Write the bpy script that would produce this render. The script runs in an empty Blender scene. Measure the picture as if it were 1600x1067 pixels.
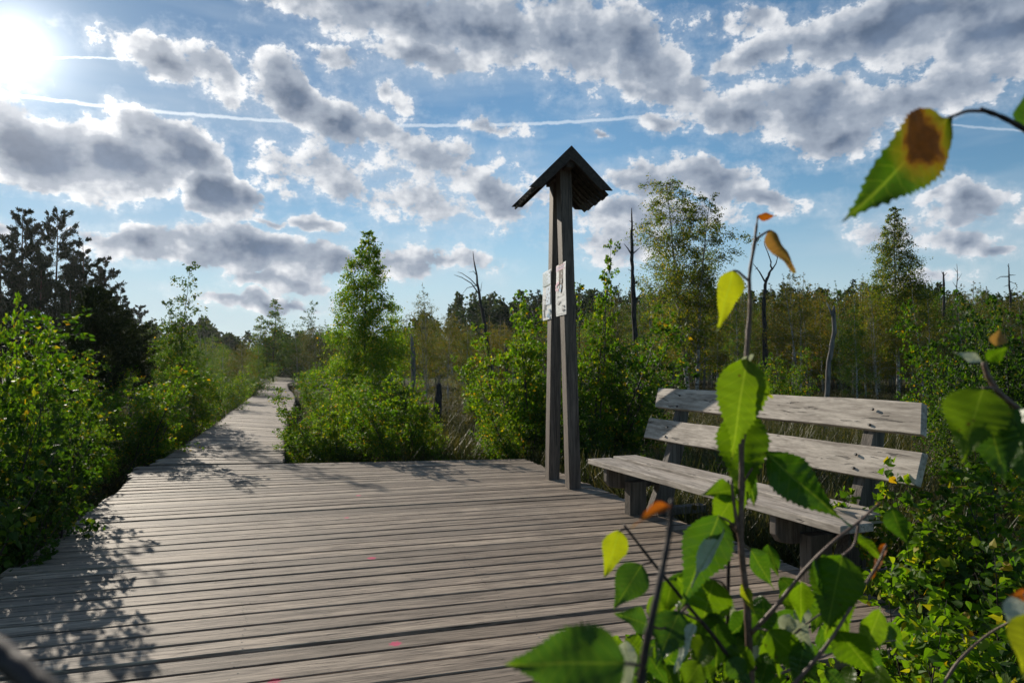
import bpy, math, random
import numpy as np
from mathutils import Vector, Matrix

C = bpy.context.scene.collection
sc = bpy.context.scene
R = math.radians

# ------------------------------------------------------------------ camera
H = 1.36            # eye height above the deck (deck top is z = 0)
GZ = -0.45          # bog surface
F = 1130.0          # focal length in pixels of a 1600 px wide frame
HOR = 568.0         # horizon row
PITCH = math.atan((HOR - 533.5) / F)
cam = bpy.data.cameras.new("camera")
cam.sensor_width = 36.0
cam.lens = F / 1600 * 36
cam.clip_start = 0.03
cam.clip_end = 4000
camo = bpy.data.objects.new("camera", cam)
camo.location = (0, 0, H)
camo.rotation_euler = (math.pi / 2 + PITCH, 0, 0)
C.objects.link(camo)
sc.camera = camo
cam.dof.use_dof = True
cam.dof.focus_distance = 3.2
cam.dof.aperture_fstop = 10.0

sc.view_settings.view_transform = 'Standard'
sc.view_settings.look = 'None'
sc.view_settings.gamma = 1
sc.view_settings.exposure = 0.17
sc.cycles.max_bounces = 6
sc.cycles.diffuse_bounces = 3
sc.cycles.glossy_bounces = 2
sc.cycles.transmission_bounces = 3
sc.cycles.transparent_max_bounces = 4
sc.cycles.use_denoising = True

def ray(px, py):
    x = (px - 800) / F
    y = (533.5 - py) / F
    return Vector((x, math.cos(PITCH) - y * math.sin(PITCH), math.sin(PITCH) + y * math.cos(PITCH)))

def at(px, py, d):
    r = ray(px, py)
    return Vector((0, 0, H)) + r * (d / r.y)

def onz(px, py, z=0.0):
    r = ray(px, py)
    return Vector((0, 0, H)) + r * ((z - H) / r.z)

# ------------------------------------------------------------------ node helper
class NT:
    def __init__(s, tree):
        s.t = tree; s.n = tree.nodes; s.l = tree.links
    def new(s, typ, **kw):
        n = s.n.new(typ)
        for k, v in kw.items(): setattr(n, k, v)
        return n
    def put(s, sock, v):
        if v is None: return
        if isinstance(v, bpy.types.NodeSocket): s.l.new(v, sock)
        else: sock.default_value = v
    def m(s, op, a, b=None, c=None, clamp=False):
        n = s.new('ShaderNodeMath', operation=op, use_clamp=clamp)
        s.put(n.inputs[0], a); s.put(n.inputs[1], b); s.put(n.inputs[2], c)
        return n.outputs[0]
    def v(s, op, a, b=None, scale=None):
        n = s.new('ShaderNodeVectorMath', operation=op)
        s.put(n.inputs[0], a); s.put(n.inputs[1], b)
        if scale is not None: s.put(n.inputs['Scale'], scale)
        return n.outputs['Value'] if op in ('LENGTH', 'DOT_PRODUCT', 'DISTANCE') else n.outputs[0]
    def mix(s, f, a, b, blend='MIX', clamp=False):
        n = s.new('ShaderNodeMix', data_type='RGBA', blend_type=blend, clamp_factor=True)
        s.put(n.inputs['Factor'], f)
        s.put(n.inputs[6], a if isinstance(a, bpy.types.NodeSocket) else (*a, 1)[:4])
        s.put(n.inputs[7], b if isinstance(b, bpy.types.NodeSocket) else (*b, 1)[:4])
        return n.outputs[2]
    def noise(s, vec, scale, detail=4, rough=.5, dist=0.0, dims='3D', w=None):
        n = s.new('ShaderNodeTexNoise', noise_dimensions=dims)
        s.put(n.inputs['Vector'], vec); s.put(n.inputs['Scale'], scale)
        s.put(n.inputs['Detail'], detail); s.put(n.inputs['Roughness'], rough)
        s.put(n.inputs['Distortion'], dist)
        return n.outputs[0]
    def ramp(s, f, stops, interp='LINEAR'):
        n = s.new('ShaderNodeValToRGB'); r = n.color_ramp; r.interpolation = interp
        while len(r.elements) < len(stops): r.elements.new(.5)
        for e, (p, c) in zip(r.elements, stops): e.position = p; e.color = (*c, 1)[:4]
        s.put(n.inputs[0], f)
        return n.outputs[0]
    def mr(s, v, a, b, c=0.0, d=1.0, smooth=False):
        n = s.new('ShaderNodeMapRange', interpolation_type='SMOOTHSTEP' if smooth else 'LINEAR')
        s.put(n.inputs[0], v)
        for i, q in enumerate((a, b, c, d)): s.put(n.inputs[i + 1], q)
        return n.outputs[0]

# ------------------------------------------------------------------ sun and sky
SUN_AZ, SUN_EL = -34.8, 20.0      # degrees, azimuth from +Y towards +X
sd = Vector((math.sin(R(SUN_AZ)) * math.cos(R(SUN_EL)), math.cos(R(SUN_AZ)) * math.cos(R(SUN_EL)), math.sin(R(SUN_EL))))
sl = bpy.data.lights.new("sun", 'SUN'); sl.energy = 5.0; sl.angle = R(0.5); sl.color = (1.0, .91, .77)
so = bpy.data.objects.new("sun", sl); so.rotation_euler = sd.to_track_quat('Z', 'Y').to_euler(); so.location = (0, 0, 20)
C.objects.link(so)

world = bpy.data.worlds.new("World"); sc.world = world; world.use_nodes = True
world.cycles.sampling_method = 'MANUAL'; world.cycles.sample_map_resolution = 512
w = NT(world.node_tree); w.n.clear()
bg = w.new('ShaderNodeBackground'); wo = w.new('ShaderNodeOutputWorld')
sky = w.new('ShaderNodeTexSky', sky_type='NISHITA', sun_disc=False, sun_elevation=R(SUN_EL), sun_rotation=R(SUN_AZ),
            air_density=1.0, dust_density=0.25, ozone_density=2.0, altitude=100)
tc = w.new('ShaderNodeTexCoord').outputs['Generated']
sep = w.new('ShaderNodeSeparateXYZ'); w.l.new(tc, sep.inputs[0])
X, Y, Z = sep.outputs
az = w.m('MULTIPLY', w.m('ARCTAN2', X, Y), 57.2958)
el = w.m('MULTIPLY', w.m('ARCSINE', Z), 57.2958)
cmb = w.new('ShaderNodeCombineXYZ'); w.l.new(az, cmb.inputs[0]); w.l.new(el, cmb.inputs[1])
P0 = cmb.outputs[0]
# warp the blob coordinates so that outlines billow
wn = w.new('ShaderNodeTexNoise', noise_dimensions='2D'); w.put(wn.inputs['Vector'], P0); w.put(wn.inputs['Scale'], .22)
w.put(wn.inputs['Detail'], 3.0); w.put(wn.inputs['Roughness'], .55)
wv = w.v('MULTIPLY', w.v('SUBTRACT', wn.outputs['Color'], (.5, .5, .5)), (4.5, 3.0, 0))
P = w.v('ADD', P0, wv)
def pe(px, py):
    r = ray(px, py).normalized()
    return math.degrees(math.atan2(r.x, r.y)), math.degrees(math.asin(r.z))
# cloud banks: centre pixel, half width, half height (pixels), thickness
BL = [
 # left bank under the sun
 (60, 235, 150, 62, -8, 1.7), (180, 250, 130, 60, 0, 1.7), (280, 235, 95, 50, -28, 1.6), (350, 305, 70, 42, -30, 1.7), (20, 190, 60, 40, 0, .8), (210,190,40,25,0,.7),
 # diagonal cloud
 (240, 88, 95, 28, -14, 1.0), (330, 112, 80, 34, -25, 1.0), (460, 145, 95, 44, -28, 1.25), (530, 185, 80, 42, -25, 1.1), (600,150,30,16,0,.6), (590, 205, 60, 30, -20, .9),
 (370,165,30,10,-20,.4),
 # top middle
 (600, 20, 200, 55, -8, 1.15), (740, 45, 150, 62, -5, 1.25), (520, 95, 50, 18, -10, .6), (690, 95, 110, 26, 0, .8),
 (900, 70, 110, 75, -20, 1.05), (1000, 85, 110, 70, -30, 1.2), (1080, 140, 70, 40, -20, .8),
 # right bank
 (1430, 35, 260, 62, 0, 1.5), (1600, 40, 160, 80, 0, 1.5), (1290, 70, 90, 40, -15, .9), (1180, 85, 80, 28, 18, .7), (1280, 175, 150, 62, -8, 1.15), (1300, 225, 90, 36, 0, 1.0), (1430, 150, 150, 45, 5, .95), (1150, 175, 110, 35, -10, .85), (1530, 130, 90, 36, 10, .7), (1180,30,60,20,0,.6),
 # middle
 (690, 255, 105, 48, -18, .70), (780, 300, 80, 34, -25, .75), (520, 270, 100, 45, -8, .55), (640,320,110,30,-10,.45), (765, 190, 55, 18, -14, .7), (1040, 190, 45, 16, -5, .75), (925,212,14,8,0,.5), 
 (1020, 285, 85, 36, -5, .95), (1110, 290, 90, 34, -4, .95), (1200, 310, 70, 20, -8, .8), (980, 332, 110, 26, 0, .85), (1080,335,100,16,0,.6), (970, 380, 90, 30, 0, .5),
 (1500, 320, 60, 34, 0, .85), (1440, 310, 30, 12,0,.5), (1500, 375, 110, 26, -8, .9), (1570, 392, 50, 16, 0, .8), (1400, 350, 60, 22, 0, .5), (1600,330,30,15,0,.5), (1110, 190,30,10,0,.4),
 # low left stratus
 (210, 380, 110, 30, 0, 1.0), (300, 368, 80, 22, 0, .95), (400, 395, 150, 40, -5, 1.35), (500, 405, 80, 28, -5, 1.1), (430,345,40,12,0,.75), (495, 350, 40, 12, -5, .85), (620, 410, 90, 28, -6, .75), (700,400,70,18,-10,.6), (420, 438, 90, 16, -6, .9), (400, 470, 100, 16, -4, .95), (470,480,60,12,-5,.8), (1440,440,60,14,0,.5), (0, 355, 40, 14, 0, .6),
]
dens = None
for (px, py, rx, ry, rot, th) in BL:
    a, e = pe(px, py)
    a1, _ = pe(px + rx * 1.04, py); _, e1 = pe(px, py - ry * 1.08)
    q = w.v('SUBTRACT', P, (a, e, 0))
    if rot:
        n = w.new('ShaderNodeVectorRotate', rotation_type='Z_AXIS'); w.put(n.inputs['Vector'], q); w.put(n.inputs['Angle'], R(-rot)); q = n.outputs[0]
    l = w.v('LENGTH', w.v('MULTIPLY', q, (1 / abs(a1 - a), 1 / abs(e1 - e), 0)))
    b = w.m('MULTIPLY_ADD', l, -th, th)
    dens = b if dens is None else w.m('SMOOTH_MAX', dens, b, .12)
# clouds elsewhere in the sky, outside the photograph
gn = w.noise(w.v('MULTIPLY', P0, (1, 1.8, 0)), .045, 2, .5, dims='2D')
out_az = w.mr(w.m('ABSOLUTE', az), 44, 55); out_el = w.mr(el, 31, 36)
outm = w.m('MAXIMUM', out_az, out_el)
gen = w.m('MULTIPLY', w.m('ADD', w.m('MULTIPLY', w.m('SUBTRACT', gn, .5), 5.0), w.m('MULTIPLY_ADD', outm, .75, -1.5)), 1.0)
dens = w.m('MAXIMUM', dens, gen)
# fractal detail, and the same detail a little nearer the sun for the shading
sx = w.v('MULTIPLY', P0, (1, 1.35, 0))
n1 = w.noise(sx, .30, 6, .60, dims='2D')
n2 = w.noise(w.v('ADD', sx, (-.9, .9, 0)), .30, 3, .55, dims='2D')
n3 = w.noise(w.v('ADD', sx, (31, 7, 0)), .95, 3, .62, dims='2D')
D = w.m('ADD', dens, w.m('MULTIPLY', w.m('SUBTRACT', n1, .5), 1.75))
D = w.m('ADD', D, .05)
D = w.m('ADD', D, w.m('MULTIPLY', w.m('SUBTRACT', n3, .5), .55))
D = w.m('ADD', D, w.m('MULTIPLY', w.m('SUBTRACT', w.noise(sx, 3.6, 2, .5, dims='2D'), .5), .22))
alpha = w.m('MAXIMUM', w.mr(D, -.02, .32, 0, 1, True), w.mr(D, -.45, .15, 0, .20, True))
thick = w.mr(w.m('ADD', w.m('ADD', dens, w.m('MULTIPLY', w.m('SUBTRACT', n1, .5), 1.0)), w.m('MULTIPLY', w.m('SUBTRACT', n3, .5), .45)), -.02, 1.75, 0, 1, False)
lit = w.m('MULTIPLY_ADD', w.m('SUBTRACT', n1, n2), .9, -.04, clamp=False)
shade = w.m('SUBTRACT', thick, w.m('ADD', lit, w.m('MULTIPLY', w.m('SUBTRACT', n3, .5), .5)), clamp=True)
# angle to the sun
dots = w.v('DOT_PRODUCT', tc, tuple(sd))
ang = w.m('MULTIPLY', w.m('ARCCOSINE', w.m('MINIMUM', dots, 1.0)), 57.2958)
near = w.m('POWER', 2.718, w.m('MULTIPLY', ang, -1 / 9.0))
rim = w.mix(near, (.74, .76, .79), (1.5, 1.46, 1.4))
gray = w.mix(near, (.105, .148, .225), (.14, .185, .265))
mid = w.mix(near, (.32, .37, .45), (.50, .53, .58))
gray = w.mix(1.0, gray, w.ramp(n1, [(.3, (1.35, 1.32, 1.28)), (.7, (.86, .87, .88))]), 'MULTIPLY')
ccol = w.mix(w.mr(shade, .30, .80, 0, 1, True), w.mix(w.mr(shade, .0, .34, 0, 1, False), rim, mid), gray)
# cirrus veil and two contrails
skyc = w.mix(1.0, sky.outputs[0], (0.105*.62, 0.105*.82, 0.105*.88), 'MULTIPLY')
skyc = w.mix(1.0, skyc, w.mix(w.mr(ang, 2, 42, 0, 1, True), (.34, .44, .56), (1, 1, 1)), 'MULTIPLY')
skyc0 = skyc
veil = w.m('MULTIPLY', w.mr(w.noise(w.v('MULTIPLY', P0, (.35, 1.6, 0)), .12, 4, .6, dims='2D'), .42, .75), .40)
skyc = w.mix(veil, skyc, (.52, .60, .68))
lowz = w.mr(el, 0, 14, .85, 0.0, True)
skyc = w.mix(lowz, skyc, (.50, .60, .68))
def trail(p, q, width, strength, col):
    (a0, e0), (a1, e1) = pe(*p), pe(*q)
    t = w.m('DIVIDE', w.m('SUBTRACT', az, a0), a1 - a0)
    y = w.m('ADD', w.m('MULTIPLY_ADD', t, e1 - e0, e0), w.m('MULTIPLY', w.m('MULTIPLY', t, w.m('SUBTRACT', 1.0, t)), .9))
    d = w.m('ABSOLUTE', w.m('SUBTRACT', el, w.m('ADD', y, w.m('MULTIPLY', w.m('SUBTRACT', n3, .5), .25))))
    k = w.m('MULTIPLY', w.mr(d, width, width * .25, 0, 1, True), w.m('MULTIPLY', w.mr(t, -.02, .0), w.mr(t, 1.0, .8)))
    return w.m('MULTIPLY', k, strength)
t1 = trail((-60, 138), (1150, 168), .17, .6, 0); t2 = trail((60, 93), (230, 97), .11, .5, 0); t3 = trail((1330, 185), (1750, 220), .12, .35, 0)
skyc = w.mix(w.m('MAXIMUM', w.m('MAXIMUM', t1, t2), t3), skyc, w.mix(near, (.66, .74, .82), (1.5, 1.48, 1.4)))
full = w.mix(alpha, skyc, ccol)
# glare of the air round the sun
g1 = w.m('MULTIPLY', w.m('POWER', 2.718, w.m('MULTIPLY', w.m('POWER', w.m('DIVIDE', ang, 2.0), 1.25), -1.0)), 1.25)
g2 = w.m('MULTIPLY', w.m('POWER', 2.718, w.m('MULTIPLY', ang, -1 / 6.0)), .24)
glow = w.m('ADD', g1, g2)
full = w.mix(1.0, full, w.mix(1.0, w.m('MULTIPLY', glow, 1.0), (1.0, .97, .92), 'MULTIPLY'), 'ADD')
below = w.mr(el, -1.5, -.2)
full = w.mix(below, (.05, .06, .03), full)
w.l.new(full, bg.inputs[0]); bg.inputs[1].default_value = 1.0
# outside the modelled banks: cheaper, mostly clear sky, cloud thinned to lower the fill light
outside = w.m('GREATER_THAN', w.m('MAXIMUM', w.m('MAXIMUM', w.m('MULTIPLY', w.m('ABSOLUTE', az), 1 / 46.0), w.m('MULTIPLY', el, 1 / 33.0)), w.m('LESS_THAN', el, -.3)), 1.0 - 1e-4)
ga = w.mr(gen, -.3, .5, 0, 1, True)
gc = w.mix(w.mr(gen, .1, 1.3), (.74, .76, .80), (.165, .20, .26))
cheap = w.mix(ga, skyc0, gc)
cheap = w.mix(below, (.05, .06, .03), cheap)
bg2 = w.new('ShaderNodeBackground'); w.l.new(cheap, bg2.inputs[0])
msh = w.new('ShaderNodeMixShader'); w.l.new(outside, msh.inputs[0]); w.l.new(bg.outputs[0], msh.inputs[1]); w.l.new(bg2.outputs[0], msh.inputs[2])
w.l.new(msh.outputs[0], wo.inputs[0])

# ================================================================== mesh builder
class MB:
    def __init__(s): s.v = []; s.f = []; s.uv = []; s.n = 0
    def add(s, verts, faces, uv=None):
        verts = np.asarray(verts, dtype=np.float32).reshape(-1, 3)
        faces = [tuple(int(i) + s.n for i in f) for f in faces] if not isinstance(faces, np.ndarray) else faces + s.n
        s.v.append(verts); s.f.append(faces)
        s.uv.append(np.zeros((len(verts), 2), np.float32) if uv is None else np.asarray(uv, np.float32))
        s.n += len(verts)
    def box(s, c, size, M=None):
        x, y, z = [q / 2 for q in size]
        V = [Vector((a * x, b * y, e * z)) for e in (-1, 1) for b in (-1, 1) for a in (-1, 1)]
        if M is not None: V = [M @ p for p in V]
        c = Vector(c)
        s.add([p + c for p in V], [(0, 2, 3, 1), (4, 5, 7, 6), (0, 1, 5, 4), (2, 6, 7, 3), (0, 4, 6, 2), (1, 3, 7, 5)])
    def tube(s, pts, rad, seg=6, cap=True):
        pts = [Vector(p) for p in pts]; n = len(pts)
        rad = rad if hasattr(rad, '__len__') else [rad] * n
        V = []; up = None
        for i, p in enumerate(pts):
            t = (pts[min(i + 1, n - 1)] - pts[max(i - 1, 0)]).normalized()
            if up is None: up = t.orthogonal().normalized()
            up = (up - t * up.dot(t)).normalized(); b = t.cross(up)
            for k in range(seg):
                a = 2 * math.pi * k / seg
                V.append(p + (up * math.cos(a) + b * math.sin(a)) * rad[i])
        Fc = [(i * seg + k, i * seg + (k + 1) % seg, (i + 1) * seg + (k + 1) % seg, (i + 1) * seg + k) for i in range(n - 1) for k in range(seg)]
        if cap: Fc += [tuple(range(seg))[::-1], tuple((n - 1) * seg + k for k in range(seg))]
        s.add(V, Fc)
    def mesh(s, name, mat, smooth=False):
        me = bpy.data.meshes.new(name)
        V = np.concatenate(s.v); UV = np.concatenate(s.uv)
        loops = []; tot = []
        for f in s.f:
            if isinstance(f, np.ndarray): loops.append(f.ravel()); tot.append(np.full(len(f), f.shape[1]))
            else:
                loops.append(np.fromiter((i for q in f for i in q), dtype=np.int64)); tot.append(np.array([len(q) for q in f]))
        loops = np.concatenate(loops).astype(np.int32); tot = np.concatenate(tot).astype(np.int32)
        me.vertices.add(len(V)); me.vertices.foreach_set('co', V.ravel())
        me.loops.add(len(loops)); me.loops.foreach_set('vertex_index', loops)
        me.polygons.add(len(tot)); st = np.zeros(len(tot), np.int32); st[1:] = np.cumsum(tot)[:-1]
        me.polygons.foreach_set('loop_start', st)
        try: me.polygons.foreach_set('loop_total', tot)
        except Exception: pass
        me.polygons.foreach_set('use_smooth', np.full(len(tot), bool(smooth)))
        uvl = me.uv_layers.new(name='UVMap'); uvl.data.foreach_set('uv', UV[loops].ravel())
        me.update(calc_edges=True)
        me.materials.append(mat)
        return me
    def obj(s, name, mat, parent=None, smooth=False, bevel=0):
        o = bpy.data.objects.new(name, s.mesh(name, mat, smooth)); C.objects.link(o)
        if parent is not None: o.parent = parent
        if bevel:
            b = o.modifiers.new('bevel', 'BEVEL'); b.width = bevel; b.segments = 2; b.limit_method = 'ANGLE'
        return o

def tag(o, label=None, cat=None, group=None, kind=None):
    if label: o['label'] = label
    if cat: o['category'] = cat
    if group: o['group'] = group
    if kind: o['kind'] = kind
    return o

def empty(name, loc=(0, 0, 0), rz=0.0, label=None, cat=None, group=None):
    o = bpy.data.objects.new(name, None); o.empty_display_size = .2; C.objects.link(o)
    o.location = loc; o.rotation_euler = (0, 0, rz)
    return tag(o, label, cat, group)

def copy_thing(root, loc, rz, scale, label, group=None):
    r = root.copy(); C.objects.link(r); r.location = loc; r.rotation_euler = (0, 0, rz)
    r.scale = scale if hasattr(scale, '__len__') else (scale,) * 3
    r['label'] = label
    if group: r['group'] = group
    elif 'group' in r: del r['group']
    for ch in root.children:
        c = ch.copy(); C.objects.link(c); c.parent = r
    return r

# ================================================================== materials
def newmat(name):
    m = bpy.data.materials.new(name); m.use_nodes = True
    t = NT(m.node_tree); t.n.clear()
    out = t.new('ShaderNodeOutputMaterial')
    return m, t, out

def bsdf(t, col, rough=.7, spec=.3, normal=None):
    b = t.new('ShaderNodeBsdfPrincipled')
    t.put(b.inputs['Base Color'], col if isinstance(col, bpy.types.NodeSocket) else (*col, 1)); t.put(b.inputs['Roughness'], rough)
    t.put(b.inputs['Specular IOR Level'], spec)
    if normal is not None: t.l.new(normal, b.inputs['Normal'])
    return b.outputs[0]

def bump(t, h, strength=.5, dist=.01):
    b = t.new('ShaderNodeBump'); t.put(b.inputs['Height'], h); t.put(b.inputs['Strength'], strength); t.put(b.inputs['Distance'], dist)
    return b.outputs[0]

def wood(name, light, dark, axis_rot=0.0, st=.045, speck=0.0, grain=1.0, stain=.5, island=True, paint=None, moss=0.0):
    """weathered timber; the grain runs along local X (axis_rot turns it about Z), or along Z when axis_rot is 'z'"""
    m, t, out = newmat(name)
    co = t.new('ShaderNodeTexCoord').outputs['Object']
    if axis_rot == 'z':
        v = t.v('MULTIPLY', co, (1, 1, st))
    else:
        rr = t.new('ShaderNodeVectorRotate', rotation_type='Z_AXIS'); t.put(rr.inputs['Vector'], co); t.put(rr.inputs['Angle'], -axis_rot)
        v = t.v('MULTIPLY', rr.outputs[0], (st, 1, 1))
    g = t.new('ShaderNodeNewGeometry')
    rnd = g.outputs['Random Per Island']
    if island: v = t.v('ADD', v, t.v('MULTIPLY', t.new('ShaderNodeCombineXYZ').outputs[0], (0, 0, 0)))
    if island:
        cx = t.new('ShaderNodeCombineXYZ'); t.l.new(t.m('MULTIPLY', rnd, 37.0), cx.inputs[0]); t.l.new(t.m('MULTIPLY', rnd, 91.0), cx.inputs[2])
        v = t.v('ADD', v, cx.outputs[0])
    fine = t.noise(v, 90 * grain, 5, .65)
    mid = t.noise(v, 22 * grain, 4, .6, .6)
    blot = t.noise(co, 2.3, 4, .6)
    crack = t.mr(t.noise(v, 60 * grain, 3, .55, .5), .635, .67)
    k = t.m('ADD', t.m('MULTIPLY', fine, .55), t.m('MULTIPLY', mid, .6))
    col = t.ramp(k, [(.42, dark), (.54, tuple((a + b * 1.3) / 2.3 for a, b in zip(light, dark))), (.66, light)])
    if island: col = t.mix(1.0, col, t.ramp(rnd, [(0, (.52, .49, .46)), (.3, (.74, .71, .68)), (.6, (.98, .95, .92)), (1, (1.30, 1.27, 1.22))]), 'MULTIPLY')
    col = t.mix(t.mr(blot, .38, .68, 0, stain, True), col, tuple(c * .55 for c in light), 'MIX')
    if speck: col = t.mix(t.mr(t.noise(v, 30, 5, .75), .50, .66, 0, speck), col, tuple(c * .9 for c in dark))
    col = t.mix(t.m('MULTIPLY', crack, .65), col, (.02, .018, .016))
    if moss:
        col = t.mix(t.mr(t.noise(co, 7, 5, .7), .55, .75, 0, moss), col, (.07, .085, .04))
    if paint: col = paint(t, co, col)
    h = t.m('SUBTRACT', t.m('MULTIPLY', k, 1.0), t.m('MULTIPLY', crack, .8))
    t.l.new(bsdf(t, col, .72, .20, bump(t, h, .7, .007)), out.inputs[0])
    return m

def leafmat(name, stops, rough=.55, trans=.5, spec=.22, tint=1.0, vein=False, brown=None, objvar=.25, tcol=(1.9, 2.0, .5)):
    """thin leaf: reflecting upper side and light coming through from behind"""
    m, t, out = newmat(name)
    g = t.new('ShaderNodeNewGeometry'); rnd = g.outputs['Random Per Island']
    col = t.ramp(rnd, stops)
    oi = t.new('ShaderNodeObjectInfo').outputs['Random']
    if objvar:
        col = t.mix(1.0, col, t.ramp(oi, [(0, (1 - objvar, 1 - objvar * .6, 1 - objvar)), (.5, (1, 1, 1)), (1, (1 + objvar * .9, 1 + objvar * .5, 1))]), 'MULTIPLY')
    nrm = None; tr = 1.0
    if vein:
        uv = t.new('ShaderNodeTexCoord').outputs['UV']
        sp = t.new('ShaderNodeSeparateXYZ'); t.l.new(uv, sp.inputs[0])
        ax = t.m('ABSOLUTE', sp.outputs[0])
        q = t.m('SUBTRACT', t.m('MULTIPLY', sp.outputs[1], 8.5), t.m('MULTIPLY', ax, 7.5))
        fr = t.m('ABSOLUTE', t.m('SUBTRACT', t.m('FRACT', q), .5))
        side = t.mr(fr, .045, .0, 0, 1, True)
        midr = t.mr(ax, .014, .004, 0, 1, True)
        vv = t.m('MAXIMUM', t.m('MULTIPLY', side, .8), midr)
        ob = t.new('ShaderNodeTexCoord').outputs['Object']
        col = t.mix(t.m('MULTIPLY', vv, .45), col, (.20, .26, .05))
        col = t.mix(t.mr(t.noise(ob, 45, 4, .7), .5, .8, 0, .45), col, (.055, .08, .01))
        col = t.mix(t.mr(t.noise(ob, 190, 2, .5), .70, .76, 0, .8), col, (.05, .025, .01))
        if brown:
            d = t.v('LENGTH', t.v('MULTIPLY', t.v('SUBTRACT', t.v('ADD', uv, t.v('MULTIPLY', t.v('SUBTRACT', t.new('ShaderNodeTexNoise').outputs['Color'], (.5, .5, .5)), (.0, .0, 0))), (brown[0], brown[1], 0)), (1 / brown[2], 1 / brown[3], 0)))
            d = t.m('ADD', d, t.m('MULTIPLY', t.m('SUBTRACT', t.noise(uv, 7, 5, .7), .5), 1.9))
            col = t.mix(t.mr(d, 1.9, .95), col, (.12, .085, .010))
            col = t.mix(t.mr(d, 1.15, .85), col, (.09, .036, .008))
            col = t.mix(t.mr(d, .9, .7), col, t.mix(t.noise(uv, 14, 3, .6), (.010, .005, .003), (.06, .022, .009)))
        nrm = bump(t, t.m('ADD', t.m('MULTIPLY', vv, -.6), t.m('MULTIPLY', t.noise(ob, 160, 3, .6), .5)), .6, .0012)
    a = bsdf(t, col, rough, spec, nrm)
    tl = t.new('ShaderNodeBsdfTranslucent'); t.l.new(t.mix(1.0, col, tcol, 'MULTIPLY'), tl.inputs[0])
    ms = t.new('ShaderNodeMixShader'); ms.inputs[0].default_value = trans
    t.l.new(a, ms.inputs[1]); t.l.new(tl.outputs[0], ms.inputs[2]); t.l.new(ms.outputs[0], out.inputs[0])
    return m

def plain(name, c1, c2, scale=10, rough=.8, spec=.2, b=.4, dist=.01, stretch=(1, 1, 1)):
    m, t, out = newmat(name)
    co = t.v('MULTIPLY', t.new('ShaderNodeTexCoord').outputs['Object'], stretch)
    n = t.noise(co, scale, 6, .65)
    col = t.ramp(n, [(.35, c1), (.65, c2)])
    t.l.new(bsdf(t, col, rough, spec, bump(t, n, b, dist)), out.inputs[0])
    return m

G = [(0, (.030, .070, .006)), (.35, (.045, .100, .007)), (.7, (.075, .135, .009)), (.88, (.13, .18, .012)), (.95, (.27, .22, .015)), (1, (.32, .14, .012))]
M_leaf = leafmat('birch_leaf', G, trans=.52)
M_leaf_lit = leafmat('sunlit_birch_leaf', [(0, (.05, .11, .008)), (.5, (.085, .16, .010)), (.85, (.14, .20, .012)), (.975, (.30, .26, .015)), (1, (.36, .17, .012))], trans=.55)  # brighter copy of the birch leaf, sunlight put into its greens
M_leaf_dark = leafmat('shaded_birch_leaf', [(0, (.022, .05, .008)), (.6, (.04, .085, .010)), (.93, (.07, .11, .012)), (1, (.25, .18, .02))], trans=.45)  # darker copy of the birch leaf, shade put into its greens
M_leaf_far = leafmat('autumn_birch_leaf', [(0, (.032, .058, .009)), (.45, (.050, .075, .010)), (.75, (.090, .088, .012)), (.92, (.15, .10, .014)), (1, (.22, .11, .014))], trans=.45, objvar=.35, tcol=(1.5, 1.5, .45))
M_leaf_gold = leafmat('turning_birch_leaf', [(0, (.050, .080, .010)), (.45, (.078, .100, .012)), (.8, (.13, .115, .014)), (1, (.24, .13, .015))], trans=.5, objvar=.3, tcol=(2.0, 1.8, .45))
M_tallb = leafmat('bog_birch_leaf', [(0, (.036, .068, .008)), (.5, (.062, .096, .010)), (.8, (.105, .115, .013)), (1, (.22, .15, .016))], trans=.6, objvar=.1, tcol=(2.3, 2.3, .5))
M_pine = leafmat('pine_needle', [(0, (.014, .026, .009)), (.6, (.026, .040, .012)), (1, (.05, .062, .018))], trans=.3, rough=.6, spec=.2, objvar=.2, tcol=(1.1, 1.2, .6))
M_wood_far = leafmat('distant_wood_leaf', [(0, (.012, .028, .009)), (.5, (.022, .042, .012)), (.85, (.04, .055, .014)), (1, (.075, .075, .015))], trans=.3, rough=.7, spec=.1, objvar=0)
M_grass = leafmat('sedge_blade', [(0, (.035, .046, .012)), (.4, (.055, .062, .016)), (.75, (.090, .080, .028)), (1, (.17, .13, .06))], trans=.35, rough=.5, spec=.3, objvar=0, tcol=(1.2, 1.25, .6))
M_heath = leafmat('heath_leaf', [(0, (.035, .035, .014)), (.5, (.055, .050, .018)), (1, (.09, .06, .025))], trans=.3, rough=.7, spec=.15, objvar=0)
M_fg = leafmat('sapling_leaf', [(0, (.040, .085, .006)), (.5, (.060, .112, .007)), (1, (.085, .135, .008))], vein=True, trans=.58, objvar=.3, rough=.38)
M_fg_y = leafmat('yellowing_leaf', [(0, (.15, .19, .012)), (1, (.24, .23, .014))], vein=True, trans=.55, objvar=.1)
M_fg_d = leafmat('dark_leaf', [(0, (.030, .080, .014)), (1, (.045, .10, .012))], vein=True, trans=.42, objvar=.1, rough=.35)
M_fg_p = leafmat('pale_leaf_underside', [(0, (.38, .42, .33)), (1, (.52, .54, .44))], vein=True, trans=.35, objvar=.05, tcol=(1, 1, .7))
M_fg_dry = leafmat('dry_leaf', [(0, (.26, .13, .035)), (1, (.40, .26, .10))], vein=True, trans=.4, objvar=.1, tcol=(1.2, 1, .5))
M_fg_o = leafmat('orange_leaf', [(0, (.34, .085, .012)), (1, (.42, .13, .015))], vein=True, trans=.45, objvar=.0, tcol=(1.2, 1, .4))
M_fg_spot = leafmat('blotched_leaf', [(0, (.030, .070, .006)), (1, (.035, .075, .006))], vein=True, trans=.42, objvar=0, brown=(.05, .27, .22, .16))
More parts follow.
